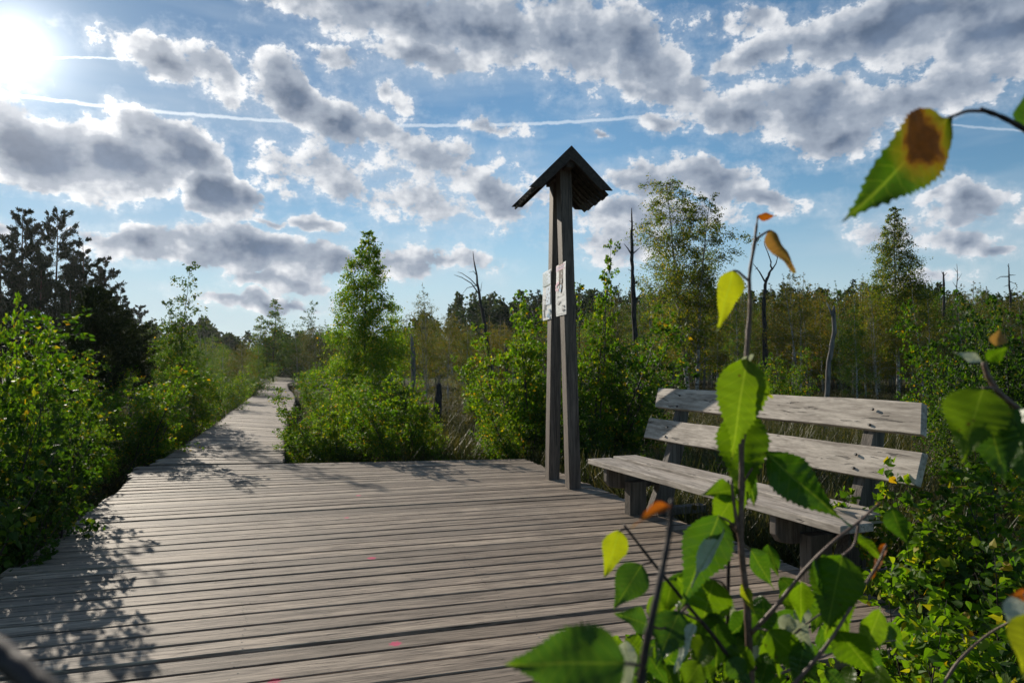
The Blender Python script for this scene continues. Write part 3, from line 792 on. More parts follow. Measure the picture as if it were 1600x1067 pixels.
# ================================================================== woody plants
def profile_birch(t): return math.sin(math.pi * min(1, (t * .92 + .14)) ** .85) ** .8
def gen_tree(seed, h, rad, base_t, nbr, nleaf, lsize, T, mat, barkmat, r0, prof, up=.9, lean=(0, 0), droop=.5, leafspread=.22, stems=1, stemspread=0, trunk_vis=True, mr_=.6, needle=False, smooth_clump=.0, wig=.03):
    rng = np.random.default_rng(seed); rr = random.Random(seed)
    wd = MB(); lf = MB(); LP = []; LD = []
    tot_br = []
    for s_ in range(stems):
        hh = h * (1 if s_ == 0 else rr.uniform(.55, .95))
        a = rr.uniform(0, 6.28); so_ = Vector((math.cos(a), math.sin(a), 0)) * (stemspread * rr.uniform(.3, 1) if stems > 1 else 0)
        b0 = so_ * .25; pts = []; n = 9
        wx, wy = rr.uniform(-1, 1), rr.uniform(-1, 1)
        for i in range(n + 1):
            t = i / n
            pts.append(b0 + so_ * t * 1.2 + Vector((lean[0] * t * t * h + math.sin(t * 5 + wx * 3) * wig * h * t * .6, lean[1] * t * t * h + math.cos(t * 4.3 + wy * 3) * wig * h * t * .6, hh * t)))
        rs = [max(r0 * hh / h * (1 - t / n * .93), r0 * .05) for t in range(n + 1)]
        wd.tube(pts, rs, 7 if r0 > .04 else 5)
        def tp(t):
            x = t * n; k = min(int(x), n - 1); return pts[k].lerp(pts[k + 1], x - k)
        nb = max(3, int(nbr * (1 if s_ == 0 else .6)))
        for i in range(nb):
            t = base_t + (1 - base_t) * ((i + rr.random()) / nb) ** .9
            L = rad * prof((t - base_t) / (1 - base_t)) * rr.uniform(.65, 1.2) * (hh / h)
            if L < .03 * h * .3: L = .03 * h * .3
            az_ = i * 2.399 + rr.uniform(-.5, .5)
            d = Vector((math.cos(az_), math.sin(az_), up * rr.uniform(.5, 1.3) * (1.2 - .2 * t))).normalized()
            p = tp(min(t, .985)); br = [p]; k = 5
            for q in range(k):
                d = (d + Vector((rr.uniform(-.18, .18), rr.uniform(-.18, .18), (-.05 - droop * .12 * q) if not needle else .10))).normalized()
                br.append(br[-1] + d * (L / k))
            rb = max(r0 * .32 * (1 - t * .75), r0 * .05)
            wd.tube(br, [rb * (1 - .17 * q) for q in range(k + 1)], 4, cap=False)
            tot_br.append((br, L, t, d))
            ns = max(2, int(5 * L / rad) + 1)
            for q in range(ns):
                f_ = rr.uniform(.25, 1.0); x = f_ * k; kk = min(int(x), k - 1); sp_ = br[kk].lerp(br[kk + 1], x - kk)
                dd = (d + Vector((rr.uniform(-.9, .9), rr.uniform(-.9, .9), rr.uniform(-.5, .5)))).normalized()
                l2 = L * rr.uniform(.22, .5); e = sp_ + dd * l2 * .5 + Vector((0, 0, -.0)); e2 = e + (dd + Vector((0, 0, -droop * .7))).normalized() * l2 * .5
                wd.tube([sp_, e, e2], [rb * .4, rb * .3, rb * .15], 3, cap=False)
                tot_br.append(([sp_, e, e2], l2 * 1.3, t, dd))
    wts = np.array([L for _, L, _, _ in tot_br]); wts = wts / wts.sum()
    cnt = rng.multinomial(nleaf, wts)
    for (br, L, t, d), c in zip(tot_br, cnt):
        if c == 0: continue
        n = len(br) - 1; B = np.array([tuple(p) for p in br])
        ncl = max(1, c // 6)
        xs = rng.uniform(.25, 1.0, ncl)
        xx = np.repeat(xs, int(math.ceil(c / ncl)))[:c] + rng.normal(0, .05, c); xx = np.clip(xx, 0.02, .999) * n
        k = xx.astype(int); fr = (xx - k)[:, None]
        Pp = B[k] * (1 - fr) + B[k + 1] * fr
        cl = rng.normal(size=(ncl, 3)) * leafspread * L * .55
        Pp = Pp + np.repeat(cl, int(math.ceil(c / ncl)), axis=0)[:c] + rng.normal(size=(c, 3)) * leafspread * L * .38
        LP.append(Pp); LD.append(np.tile(np.array(d), (c, 1)))
    LP = np.concatenate(LP); LD = np.concatenate(LD)
    LP[:, 2] = np.maximum(LP[:, 2], .03)
    scatter(lf, LP, lsize, T, rng, along=LD * (.8 if not needle else 1.0), droop=droop if not needle else -.25, spread=mr_)
    return wd.mesh('trunk', barkmat, smooth=True), lf.mesh('crown', mat, smooth=False)

class Kind:
    def __init__(s, name, cat, parts, scale=1): s.name = name; s.cat = cat; s.parts = parts; s.first = True
def make(kind, loc, rz, scale, label, group=None):
    root = bpy.data.objects.new(kind.name, None); C.objects.link(root); root.empty_display_size = .3
    root.location = loc; root.rotation_euler = (0, 0, rz)
    root.scale = scale if hasattr(scale, '__len__') else (scale,) * 3
    tag(root, label, kind.cat, group)
    for nm, me in kind.parts:
        o = bpy.data.objects.new(nm, me); C.objects.link(o); o.parent = root
    return root

def spot(px, d):      # ground point seen in column px at distance d
    r = ray(px, 568); return Vector((r.x / r.y * d, d, GZ - .02))
def height(ytop, d): return H - GZ + (568 - ytop) / F * d

rA = random.Random(77)
# --- far and middle birches: a few individuals' meshes shared by all copies (unit height 10 m)
def far_birch(seed, rad, n, mat, base_t=.22, lean=(0, 0), lsize=.085, nbr=36, stems=1, sspread=0):
    return gen_tree(seed, 10, rad, base_t, nbr, n, lsize, T_S, mat, M_birch, .085, profile_birch, up=1.1, lean=lean, droop=.6, leafspread=.30, stems=stems, stemspread=sspread)
K_b = [Kind('birch_tree', 'tree', list(zip(('trunk', 'crown'), far_birch(11 + i, r_, n_, m_, bt, lean=ln, stems=st, sspread=ss)))) for i, (r_, n_, m_, bt, ln, st, ss) in enumerate((
    (2.0, 11000, M_leaf_far, .14, (.02, 0), 1, 0), (1.7, 9500, M_leaf_far, .20, (-.03, .02), 1, 0), (2.2, 12000, M_leaf_gold, .10, (.03, 0), 2, .9),
    (1.7, 10000, M_leaf, .06, (0, 0), 1, 0), (1.5, 8000, M_leaf_gold, .30, (-.04, 0), 1, 0), (2.1, 12000, M_leaf_dark, .06, (0, 0), 2, .8)))]
K_tall = Kind('birch_tree', 'tree', list(zip(('trunk', 'crown'), gen_tree(31, 10, 2.15, .17, 110, 46000, .078, T_S, M_tallb, M_birch, .10, lambda t: (1 - t) ** .85 * min(1, .55 + t * 3) + .05, up=1.2, lean=(.01, 0), droop=.6, leafspread=.33))))
K_tall2 = Kind('birch_tree', 'tree', list(zip(('trunk', 'crown'), gen_tree(47, 10, 2.5, .13, 84, 46000, .078, T_S, M_tallb, M_birch, .10, lambda t: (1 - t) ** .35 * min(1, .6 + t * 2), up=1.3, lean=(-.02, 0), droop=.6, leafspread=.19, stems=2, stemspread=1.4))))
K_green = Kind('birch_tree', 'tree', list(zip(('trunk', 'crown'), gen_tree(52, 6, 1.75, .02, 100, 46000, .062, T_S, M_leaf_lit, M_bark_d, .05, lambda t: (1 - t) ** .75 * 1.0 + .07, up=1.25, droop=.5, leafspread=.24))))
K_slim = Kind('birch_tree', 'tree', list(zip(('trunk', 'crown'), gen_tree(53, 5, .95, .04, 56, 11000, .06, T_S, M_leaf, M_bark_d, .035, lambda t: (1 - t) ** .7 + .08, up=1.4, droop=.5, leafspread=.26))))
K_slim2 = Kind('birch_tree', 'tree', list(zip(('trunk', 'crown'), gen_tree(58, 5, 1.3, .05, 56, 16000, .06, T_S, M_leaf, M_bark_d, .035, lambda t: (1 - t) ** .6 + .08, up=1.4, droop=.5, leafspread=.26, stems=3, stemspread=1.0))))
K_airy = Kind('birch_tree', 'tree', list(zip(('trunk', 'crown'), gen_tree(59, 5, 1.0, .10, 40, 5200, .065, T_S, M_leaf_dark, M_bark_d, .03, lambda t: (1 - t) ** .7 + .12, up=1.5, droop=.5, leafspread=.22, stems=2, stemspread=.9))))
# pines
def prof_pine(t): return (1 - t) ** .6 * min(1, .45 + 2.0 * t) + .10
K_p = [Kind('pine_tree', 'tree', list(zip(('trunk', 'crown'), gen_tree(61 + i, 12, r_, bt, nb_, n_, .17, T_N, M_pine, M_bark_pine, .17, prof_pine, up=.35, needle=True, leafspread=.13, mr_=.6, wig=.012)))) for i, (r_, bt, nb_, n_) in enumerate(((2.6, .30, 34, 14000), (3.0, .22, 32, 15000), (2.3, .16, 36, 14000)))]
K_pyoung = Kind('pine_tree', 'tree', list(zip(('trunk', 'crown'), gen_tree(66, 4, 1.15, .25, 46, 7000, .13, T_N, M_pine, M_bark_d, .05, lambda t: (1 - t) ** .7 * min(1, .5 + 2 * t) + .08, up=.35, needle=True, leafspread=.22, mr_=.7, wig=.02))))
K_spruce = Kind('spruce_tree', 'tree', list(zip(('trunk', 'crown'), gen_tree(71, 12, 2.2, .04, 90, 6500, .26, T_N, M_pine, M_bark_pine, .15, lambda t: (1 - t) ** 1.0 + .03, up=-.12, needle=True, leafspread=.14, mr_=.6, wig=.008))))

def put(kind, px, d, ytop, nat_h, label, group=None, wid=1.0, rz=None):
    h = height(ytop, d); s = h / nat_h
    return make(kind, spot(px, d), rA.uniform(0, 6.28) if rz is None else rz, (s * wid, s * wid, s), label, group)

put(K_tall2, 1084, 36, 290, 10, 'tall twin-topped birch with thin yellowish crown left of the tallest stem', wid=1.05, rz=1.0)
put(K_tall, 1403, 36, 318, 10, 'tall evenly tapering birch with a white trunk behind the right end of the bench', wid=.98, rz=2.0)
put(K_green, 572, 21, 360, 6, 'dense bright green conical birch standing between the path and the posts', wid=.92)
put(K_slim, 427, 63, 466, 5, 'slim pointed green birch beside the far bend of the path', wid=1.5)
put(K_slim, 405, 64, 492, 5, 'low green birch tucked against the slim pointed birch at the far bend', wid=1.5)
put(K_airy, 452, 64, 470, 5, 'thin airy birch leaning out right of the slim pointed birch', wid=1.1)
put(K_airy, 276, 15, 400, 5, 'airy young birch with small scattered leaves against the sky left of the path', wid=.95, rz=.4)
put(K_airy, 318, 16, 470, 5, 'lower bushy young birch right beside the airy one left of the path', wid=.9, rz=2.4)
put(K_slim, 262, 16.5, 500, 5, 'leafy low birch behind the airy young birch left of the path', wid=1.1)
put(K_b[2], 668, 30, 442, 10, 'birch with a bronze round top right of the bright conical birch', wid=.85)
put(K_b[3], 612, 27, 455, 10, 'green birch hidden half behind the bright conical birch', wid=.95)
put(K_b[1], 700, 34, 470, 10, 'small bronze birch left of the leaning dead tree', wid=.9)
put(K_b[2], 775, 30, 490, 10, 'yellow-brown birch right of the leaning dead tree', wid=.9)
put(K_b[3], 820, 26, 480, 10, 'green birch seen just left of the sheets on the posts', wid=1.1)
put(K_b[0], 500, 46, 505, 10, 'bronze birch far behind the path bend left of the conical birch', wid=1.2)
put(K_b[5], 735, 38, 500, 10, 'dark green birch behind the leaning dead tree', wid=1.2)
# pines on the left
for px, d, yt, k, w_, lab in ((32, 52, 326, 0, .9, 'leftmost tall pine with a dark tufted top'), (84, 55, 327, 1, .8, 'tall pine with a rounded top second from the left'),
                              (128, 52, 372, 2, .95, 'shorter pine with a leaning tufted top right of the two tallest pines'), (160, 50, 402, 0, .95, 'low pine with tiered open branches at the right end of the pines'),
                              (0, 50, 372, 1, 1.0, 'dark pine cut by the left edge of the view'), (60, 49, 420, 2, 1.3, 'broad dark pine filling below the two tallest pines'),
                              (108, 47, 440, 1, 1.3, 'broad low pine under the leaning-topped pine'), (188, 54, 450, 2, 1.2, 'small dark pine sloping down behind the young pine'),
                              (20, 44, 455, 2, 1.3, 'broad low pine at the far left behind the shrubs'), (215, 60, 478, 1, 1.2, 'smallest pine at the end of the left pine group')):
    put(K_p[k], px, d, yt, 12, lab, 'pines on the left', wid=w_)
put(K_pyoung, 148, 16, 452, 4, 'young dark pine with a bare lower trunk standing among the left shrubs', wid=1.1, rz=.3)
put(K_pyoung, 205, 23, 505, 4, 'second young pine behind the left shrubs', wid=1.3, rz=1.3)
spr = []; bl = []
# conifers rising from the far wood
for px, yt in ((963, 446), (1003, 448), (842, 452), (868, 458), (1336, 436), (1350, 440), (930, 462), (1452, 462)):
    spr.append((px, '', put(K_spruce, px, 92 + rA.uniform(-5, 8), yt, 12, 'dark pointed spruce rising over the far wood', 'spruces over the far wood', wid=rA.uniform(1.0, 1.3))))

# belt of birches behind the bog, one object each
belts = []
LM = [(430, 'slim pointed birch'), (572, 'bright conical birch'), (648, 'gray stump'), (755, 'leaning dead tree'), (865, 'posts'), (988, 'bare conifer stem'), (1080, 'twin-topped birch'), (1195, 'crooked dead pine'), (1300, 'broken snag'), (1403, 'tapering birch'), (1476, 'dark dead pole'), (1640, 'right edge')]
ORD = ['first', 'second', 'third', 'fourth', 'fifth', 'sixth', 'seventh', 'eighth', 'ninth', 'tenth', 'eleventh', 'twelfth', 'thirteenth', 'fourteenth', 'fifteenth', 'sixteenth', 'seventeenth', 'eighteenth', 'nineteenth', 'twentieth', 'twenty-first', 'twenty-second', 'twenty-third', 'twenty-fourth', 'twenty-fifth', 'twenty-sixth', 'twenty-seventh', 'twenty-eighth', 'twenty-ninth', 'thirtieth', 'thirty-first', 'thirty-second']
ADJ = {0: 'olive', 1: 'olive', 2: 'golden', 3: 'green', 4: 'golden', 5: 'dark'}
def label_belt(items, noun):
    """items: (px, adjective, object); numbered from the left between two landmarks"""
    groups = {}
    for px, adj, o in sorted(items, key=lambda q: q[0]):
        k = next((i for i, (x, _) in enumerate(LM) if px < x), len(LM) - 1); groups.setdefault((k, adj), []).append(o)
    for (k, adj), os_ in groups.items():
        for i, o in enumerate(os_):
            a, b = (LM[k - 1][1] if k else None), LM[k][1]
            where = 'between %s and %s' % (a, b) if a else 'left of %s' % b
            o['label'] = ('%s %s%s from left, %s' % (ORD[i], adj + ' ' if adj else '', noun, where))
for px, d, yt, k in ((1000, 44, 470, 0), (1022, 40, 440, 5), (1048, 48, 455, 2), (1120, 42, 470, 4), (1140, 46, 430, 2), (1165, 38, 455, 0), (1215, 44, 440, 1), (1238, 37, 412, 0), (1262, 40, 420, 2), (1285, 46, 440, 4),
                     (1330, 43, 460, 5), (1352, 38, 440, 0), (1372, 45, 425, 2), (1430, 44, 430, 2), (1455, 39, 465, 0), (1480, 46, 455, 1), (1510, 42, 450, 5), (1540, 46, 445, 0), (1570, 40, 455, 2), (1598, 45, 440, 1)):
    belts.append((px, ADJ[k], put(K_b[k], px, d, yt, 10, 'birch in the autumn-tinted belt behind the bog meadow', 'birches behind the bog meadow', wid=rA.uniform(.9, 1.25))))
for i in range(104):
    px = 930 + 720 * (i + rA.random()) / 104
    d = rA.uniform(46, 74); yt = rA.uniform(436, 482)
    k = rA.choice((0, 0, 1, 2, 2, 4, 5, 3))
    belts.append((px, ADJ[k], put(K_b[k], px, d, yt, 10, 'birch in the autumn-tinted belt behind the bog meadow', 'birches behind the bog meadow', wid=rA.uniform(1.0, 1.5))))
for i in range(44):
    px = 455 + 480 * (i + rA.random()) / 44
    d = rA.uniform(44, 74); yt = rA.uniform(482, 520) + max(0, (600 - px)) * .08
    k = rA.choice((0, 1, 2, 3, 5, 4))
    belts.append((px, ADJ[k], put(K_b[k], px, d, yt, 10, 'low birch in the thicket beyond the path and the posts', 'birches beyond the path', wid=rA.uniform(1.1, 1.6))))
for i in range(30):
    px = 195 + 215 * (i + rA.random()) / 30
    d = rA.uniform(30, 70); yt = 500 + 40 * abs((px - 195) / 215) ** .8 + rA.uniform(-12, 14)
    k = rA.choice((0, 3, 5, 3))
    bl.append((px, ADJ[k], put(K_b[k], px, d, yt, 10, 'low birch in the green thicket left of the path', 'birches left of the path', wid=rA.uniform(1.2, 1.8))))
label_belt(belts, 'birch')
label_belt(spr, 'pointed spruce')
LM = [(205, 'second young pine'), (276, 'airy young birch'), (318, 'bushy young birch'), (427, 'slim pointed birch')]
label_belt(bl, 'low birch')

for px, d, yt, k, lab in ((1022, 30, 478, 2, 'golden birch just right of the bare conifer stem, nearer than the belt'), (1152, 31, 470, 3, 'green birch right of the twin-topped birch, nearer than the belt'),
                          (1252, 31, 424, 2, 'golden birch right of the crooked dead pine, nearer than the belt'), (1338, 30, 462, 3, 'green birch right of the broken snag, nearer than the belt'),
                          (1372, 33, 440, 2, 'golden birch left of the tapering birch, nearer than the belt'), (1446, 32, 446, 2, 'golden birch right of the tapering birch, nearer than the belt'),
                          (1556, 30, 458, 3, 'green birch left of the dead tree at the right edge, nearer than the belt'), (728, 27, 500, 2, 'golden birch left of the leaning dead tree, nearer than the thicket')):
    put(K_b[k], px, d, yt, 10, lab, wid=rA.uniform(.85, 1.05))
# far wood: reads as one mass
rng = np.random.default_rng(4)
fw = MB(); P_ = []
for i in range(600):
    px = rng.uniform(-500, 2300); d = rng.uniform(100, 150)
    yt = 450 if px > 600 else 540 - max(0, 300 - abs(px - 300)) * .0
    if 690 < px < 870: yt = 458
    elif 330 < px <= 640: yt = 520
    elif 640 < px <= 690: yt = 485
    elif px <= 330: yt = 505
    yt += rng.uniform(-8, 12) 
    hgt = height(yt, d) * rng.uniform(.8, 1.02); c = spot(px, d)
    n = 520; t = rng.uniform(.0, 1, n); rr_ = (2.6 if i % 3 else 1.9) * np.sqrt(np.clip(1 - t ** (1.6 if i % 3 else 1.0), 0, 1)) * rng.uniform(.35, 1.05, n)
    a = rng.uniform(0, 6.28, n)
    P_.append(np.stack([c.x + rr_ * np.cos(a), c.y + rr_ * np.sin(a), GZ + hgt * t + rng.normal(0, .2, n)], 1))
scatter(fw, np.concatenate(P_), .62, T_T, rng, droop=.2)
fo = fw.obj('far_wood', M_wood_far); tag(fo, 'dark far wood closing the horizon behind the birches', 'wood', kind='stuff')

# --- dead trees
def dead(name, base, pts, rs, branches, mat, label, seg=8):
    root = empty(name, base, 0, label, 'dead tree')
    mb = MB(); P = [Vector(p) - base for p in pts]
    mb.tube(P, rs, seg); mb.obj('trunk', mat, root, smooth=True)
    for bpts, br_ in branches:
        mb = MB(); mb.tube([Vector(p) - base for p in bpts], [br_ * (1 - .75 * i / (len(bpts) - 1)) for i in range(len(bpts))], 5); mb.obj('branch', mat, root, smooth=True)
    return root
def dp(d, *pp): return [at(x, y, d) for x, y in pp]
def dead_px(name, d, trunk, rpx, branches, mat, label):
    base = spot(trunk[0][0], d); tr = [base] + dp(d, *trunk[1:])
    k = d / F
    rr_ = random.Random(hash(label) % 1000 if False else len(label))
    brs = []
    for b in branches:
        P = [at(x, y, d) for x, y in b[0]]
        off = rr_.uniform(-.6, .6) * b[1] if len(b) > 1 else 0
        P = [p + Vector((0, off * i * k * 6, 0)) for i, p in enumerate(P)]
        brs.append((P, b[2] * k if len(b) > 2 else 1.2 * k))
    P = [tr[0] * 2 - tr[1]] + tr + [tr[-1] * 2 - tr[-2]]; T_, R_ = [], []
    for i in range(1, len(P) - 2):
        for q in range(5):
            t = q / 5; T_.append(P[i].lerp(P[i + 1], t) + Vector((rr_.uniform(-.5, .5), rr_.uniform(-.5, .5), 0)) * k * 1.6); R_.append((rpx[i - 1] * (1 - t) + rpx[i] * t) * k * rr_.uniform(.82, 1.15))
    T_.append(tr[-1]); R_.append(rpx[-1] * k * .6)
    dead(name, base, T_, R_, brs, mat, label)
dead_px('dead_tree', 24, [(1000, 660), (994, 560), (989, 450), (987, 395), (987, 325)], [5.5, 4.5, 3.6, 2.6, .9],
        [([(987, 398), (980, 388), (974, 382)], 1, 1.4), ([(988, 397), (994, 392), (1001, 386)], 1, 1.4), ([(988, 450), (995, 440), (1002, 436)], 1, 1.2), ([(988, 348), (983, 345)], 1, .9), ([(989, 360), (993, 356)], 1, .9), ([(990, 490), (982, 486), (975, 490)], 1, .9), ([(992, 530), (1000, 526), (1006, 530)], 1, .9), ([(987,424),(981,420)],1,.8)], M_dead_dark, 'bare dead conifer stem, the tallest, just right of the wooden posts')
dead_px('dead_tree', 30, [(770, 612), (765, 560), (757, 505), (748, 455), (739, 393)], [4.2, 3.6, 2.8, 1.8, .6],
        [([(750, 462), (737, 443), (722, 434), (710, 430)], 1, 1.2), ([(748, 450), (735, 436), (722, 427), (715, 425)], 1, 1.0), ([(746, 432), (740, 424), (733, 426)], 1, .8), ([(752, 480), (740, 470), (722, 476)], 1, 1.0), ([(748, 445), (730, 450), (722, 460)], 1, .8), ([(757, 512), (744, 508), (728, 515), (716, 525)], 1, 1.0), ([(759, 525), (748, 520), (735, 526), (724, 540)], 1, 1.0), ([(751, 455), (753, 440)], 1, .6)], M_dead_dark, 'leaning bare dead tree with curved branches on its left side')
dead_px('dead_tree', 34, [(1197, 615), (1196, 540), (1193, 470), (1197, 440), (1206, 420), (1203, 405)], [4.5, 3.8, 3.0, 2.4, 1.6, .7],
        [([(1195, 440), (1188, 425), (1184, 418), (1179, 410)], 1, 1.4), ([(1206, 422), (1212, 412), (1214, 402), (1207, 398)], 1, 1.2), ([(1205, 410), (1200, 396), (1194, 382), (1195, 374)], 1, 1.0), ([(1193, 470), (1204, 462), (1216, 458)], 1, 1.1), ([(1214, 402), (1219, 398)], 1, .7), ([(1184, 418), (1178, 422)], 1, .6)], M_dead_dark, 'crooked black dead pine with twisted top above the middle of the bench')
dead_px('broken_snag', 17, [(1286, 690), (1293, 610), (1295, 565), (1303, 520), (1303, 478)], [4.4, 4.0, 4.0, 3.6, 2.6],
        [([(1303, 500), (1298, 485), (1293, 472)], 1, 2.6), ([(1294, 590), (1300, 584)], 1, 1.5), ([(1298, 545), (1292, 538)], 1, 1.3)], M_dead, 'broken gray birch snag with peeling bark right behind the bench back')
dead_px('dead_tree', 44, [(1476, 600), (1475, 520), (1474, 425)], [3.0, 2.6, 1.4], [([(1474, 430), (1470, 424)], 1, .9), ([(1474, 432), (1480, 426)], 1, .9)], M_dead_dark, 'straight dark dead pole right of the tapering birch')
dead_px('dead_tree', 52, [(1496, 600), (1496, 500), (1495, 412)], [1.8, 1.4, .4], [([(1495, 450), (1488, 440)], 1, .6), ([(1495, 440), (1502, 428)], 1, .6), ([(1495, 462), (1505, 452)], 1, .6), ([(1495, 425), (1490, 418)], 1, .4), ([(1496, 475), (1486, 468)], 1, .5)], M_dead, 'thin pale dead tree with fine side twigs right of the dark pole')
dead_px('dead_tree', 50, [(1582, 600), (1580, 500), (1576, 412)], [2.6, 2.0, .7], [([(1577, 432), (1566, 432), (1560, 436)], 1, .9), ([(1577, 430), (1586, 430)], 1, .8), ([(1578, 445), (1568, 448)], 1, .8), ([(1577, 420), (1572, 414)], 1, .6), ([(1579, 455), (1588, 448)], 1, .7), ([(1578, 440), (1585, 444)], 1, .6)], M_dead_dark, 'dead tree with short horizontal branches at the right edge of the view')
dead_px('broken_snag', 26, [(648, 640), (646, 580), (643, 522)], [4.0, 3.6, 2.6], [([(645, 560), (650, 552)], 1, 1.2), ([(644, 535), (640, 528)], 1, 1.5)], M_dead, 'gray broken snag in front of the bronze birches right of the conical birch')
dead_px('broken_snag', 19, [(683, 650), (685, 625), (686, 598)], [6.0, 5.2, 4.0], [([(685, 622), (680, 612)], 1, 1.8)], M_dead_dark, 'short charred stump with a pale side in the sedges')
dead_px('broken_snag', 25, [(793, 625), (792, 580), (790, 535)], [3.0, 2.6, 1.8], [([(791, 570), (787, 560)], 1, .9)], M_dead_dark, 'thin dark snag between the leaning dead tree and the posts')
dead_px('dead_tree', 48, [(1100, 600), (1101, 520), (1103, 440)], [2.2, 1.7, .6], [([(1102, 480), (1094, 470)], 1, .6), ([(1102, 465), (1110, 458)], 1, .6)], M_dead, 'thin gray dead stem just right of the twin-topped birch')
dead_px('dead_tree', 40, [(1155, 600), (1152, 520), (1150, 470)], [2.2, 1.7, .8], [([(1151, 490), (1144, 482)], 1, .7)], M_dead_dark, 'short dark dead stem between the twin-topped birch and the crooked pine')

# ================================================================== shrubs
def shrub_kind(seed, h, rad, n, ls, T, mat, stems=5, ss=.5, base_t=.08, nbr=22, name='birch_shrub', lspread=.28):
    wd, lf = gen_tree(seed, h, rad, base_t, nbr, n, ls, T, mat, M_twig_dark, .013 * h / 1.6, lambda t: (1 - t) ** .5 * .9 + .12, up=1.5, droop=.45, leafspread=lspread, stems=stems, stemspread=ss, mr_=.6)
    wd.name = 'stem'; lf.name = 'foliage'
    return Kind(name, 'shrub', [('stem', wd), ('foliage', lf)])
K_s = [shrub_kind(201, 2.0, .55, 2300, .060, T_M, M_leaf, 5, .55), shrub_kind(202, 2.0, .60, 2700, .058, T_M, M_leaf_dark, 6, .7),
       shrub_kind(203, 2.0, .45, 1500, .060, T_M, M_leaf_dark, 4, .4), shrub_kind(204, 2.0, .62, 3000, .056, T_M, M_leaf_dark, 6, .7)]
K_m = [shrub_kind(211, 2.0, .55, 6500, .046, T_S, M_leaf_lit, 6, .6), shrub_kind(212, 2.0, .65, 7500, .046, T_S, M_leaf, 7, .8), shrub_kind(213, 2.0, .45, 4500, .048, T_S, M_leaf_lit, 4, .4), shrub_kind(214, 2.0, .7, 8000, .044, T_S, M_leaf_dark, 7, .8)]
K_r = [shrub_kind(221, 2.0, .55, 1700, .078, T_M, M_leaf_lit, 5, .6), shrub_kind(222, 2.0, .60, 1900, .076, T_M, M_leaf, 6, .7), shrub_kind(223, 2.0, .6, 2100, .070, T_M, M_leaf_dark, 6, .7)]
K_tallairy = shrub_kind(215, 3.2, .42, 5200, .052, T_S, M_leaf_lit, 3, .45, base_t=.10, nbr=34)
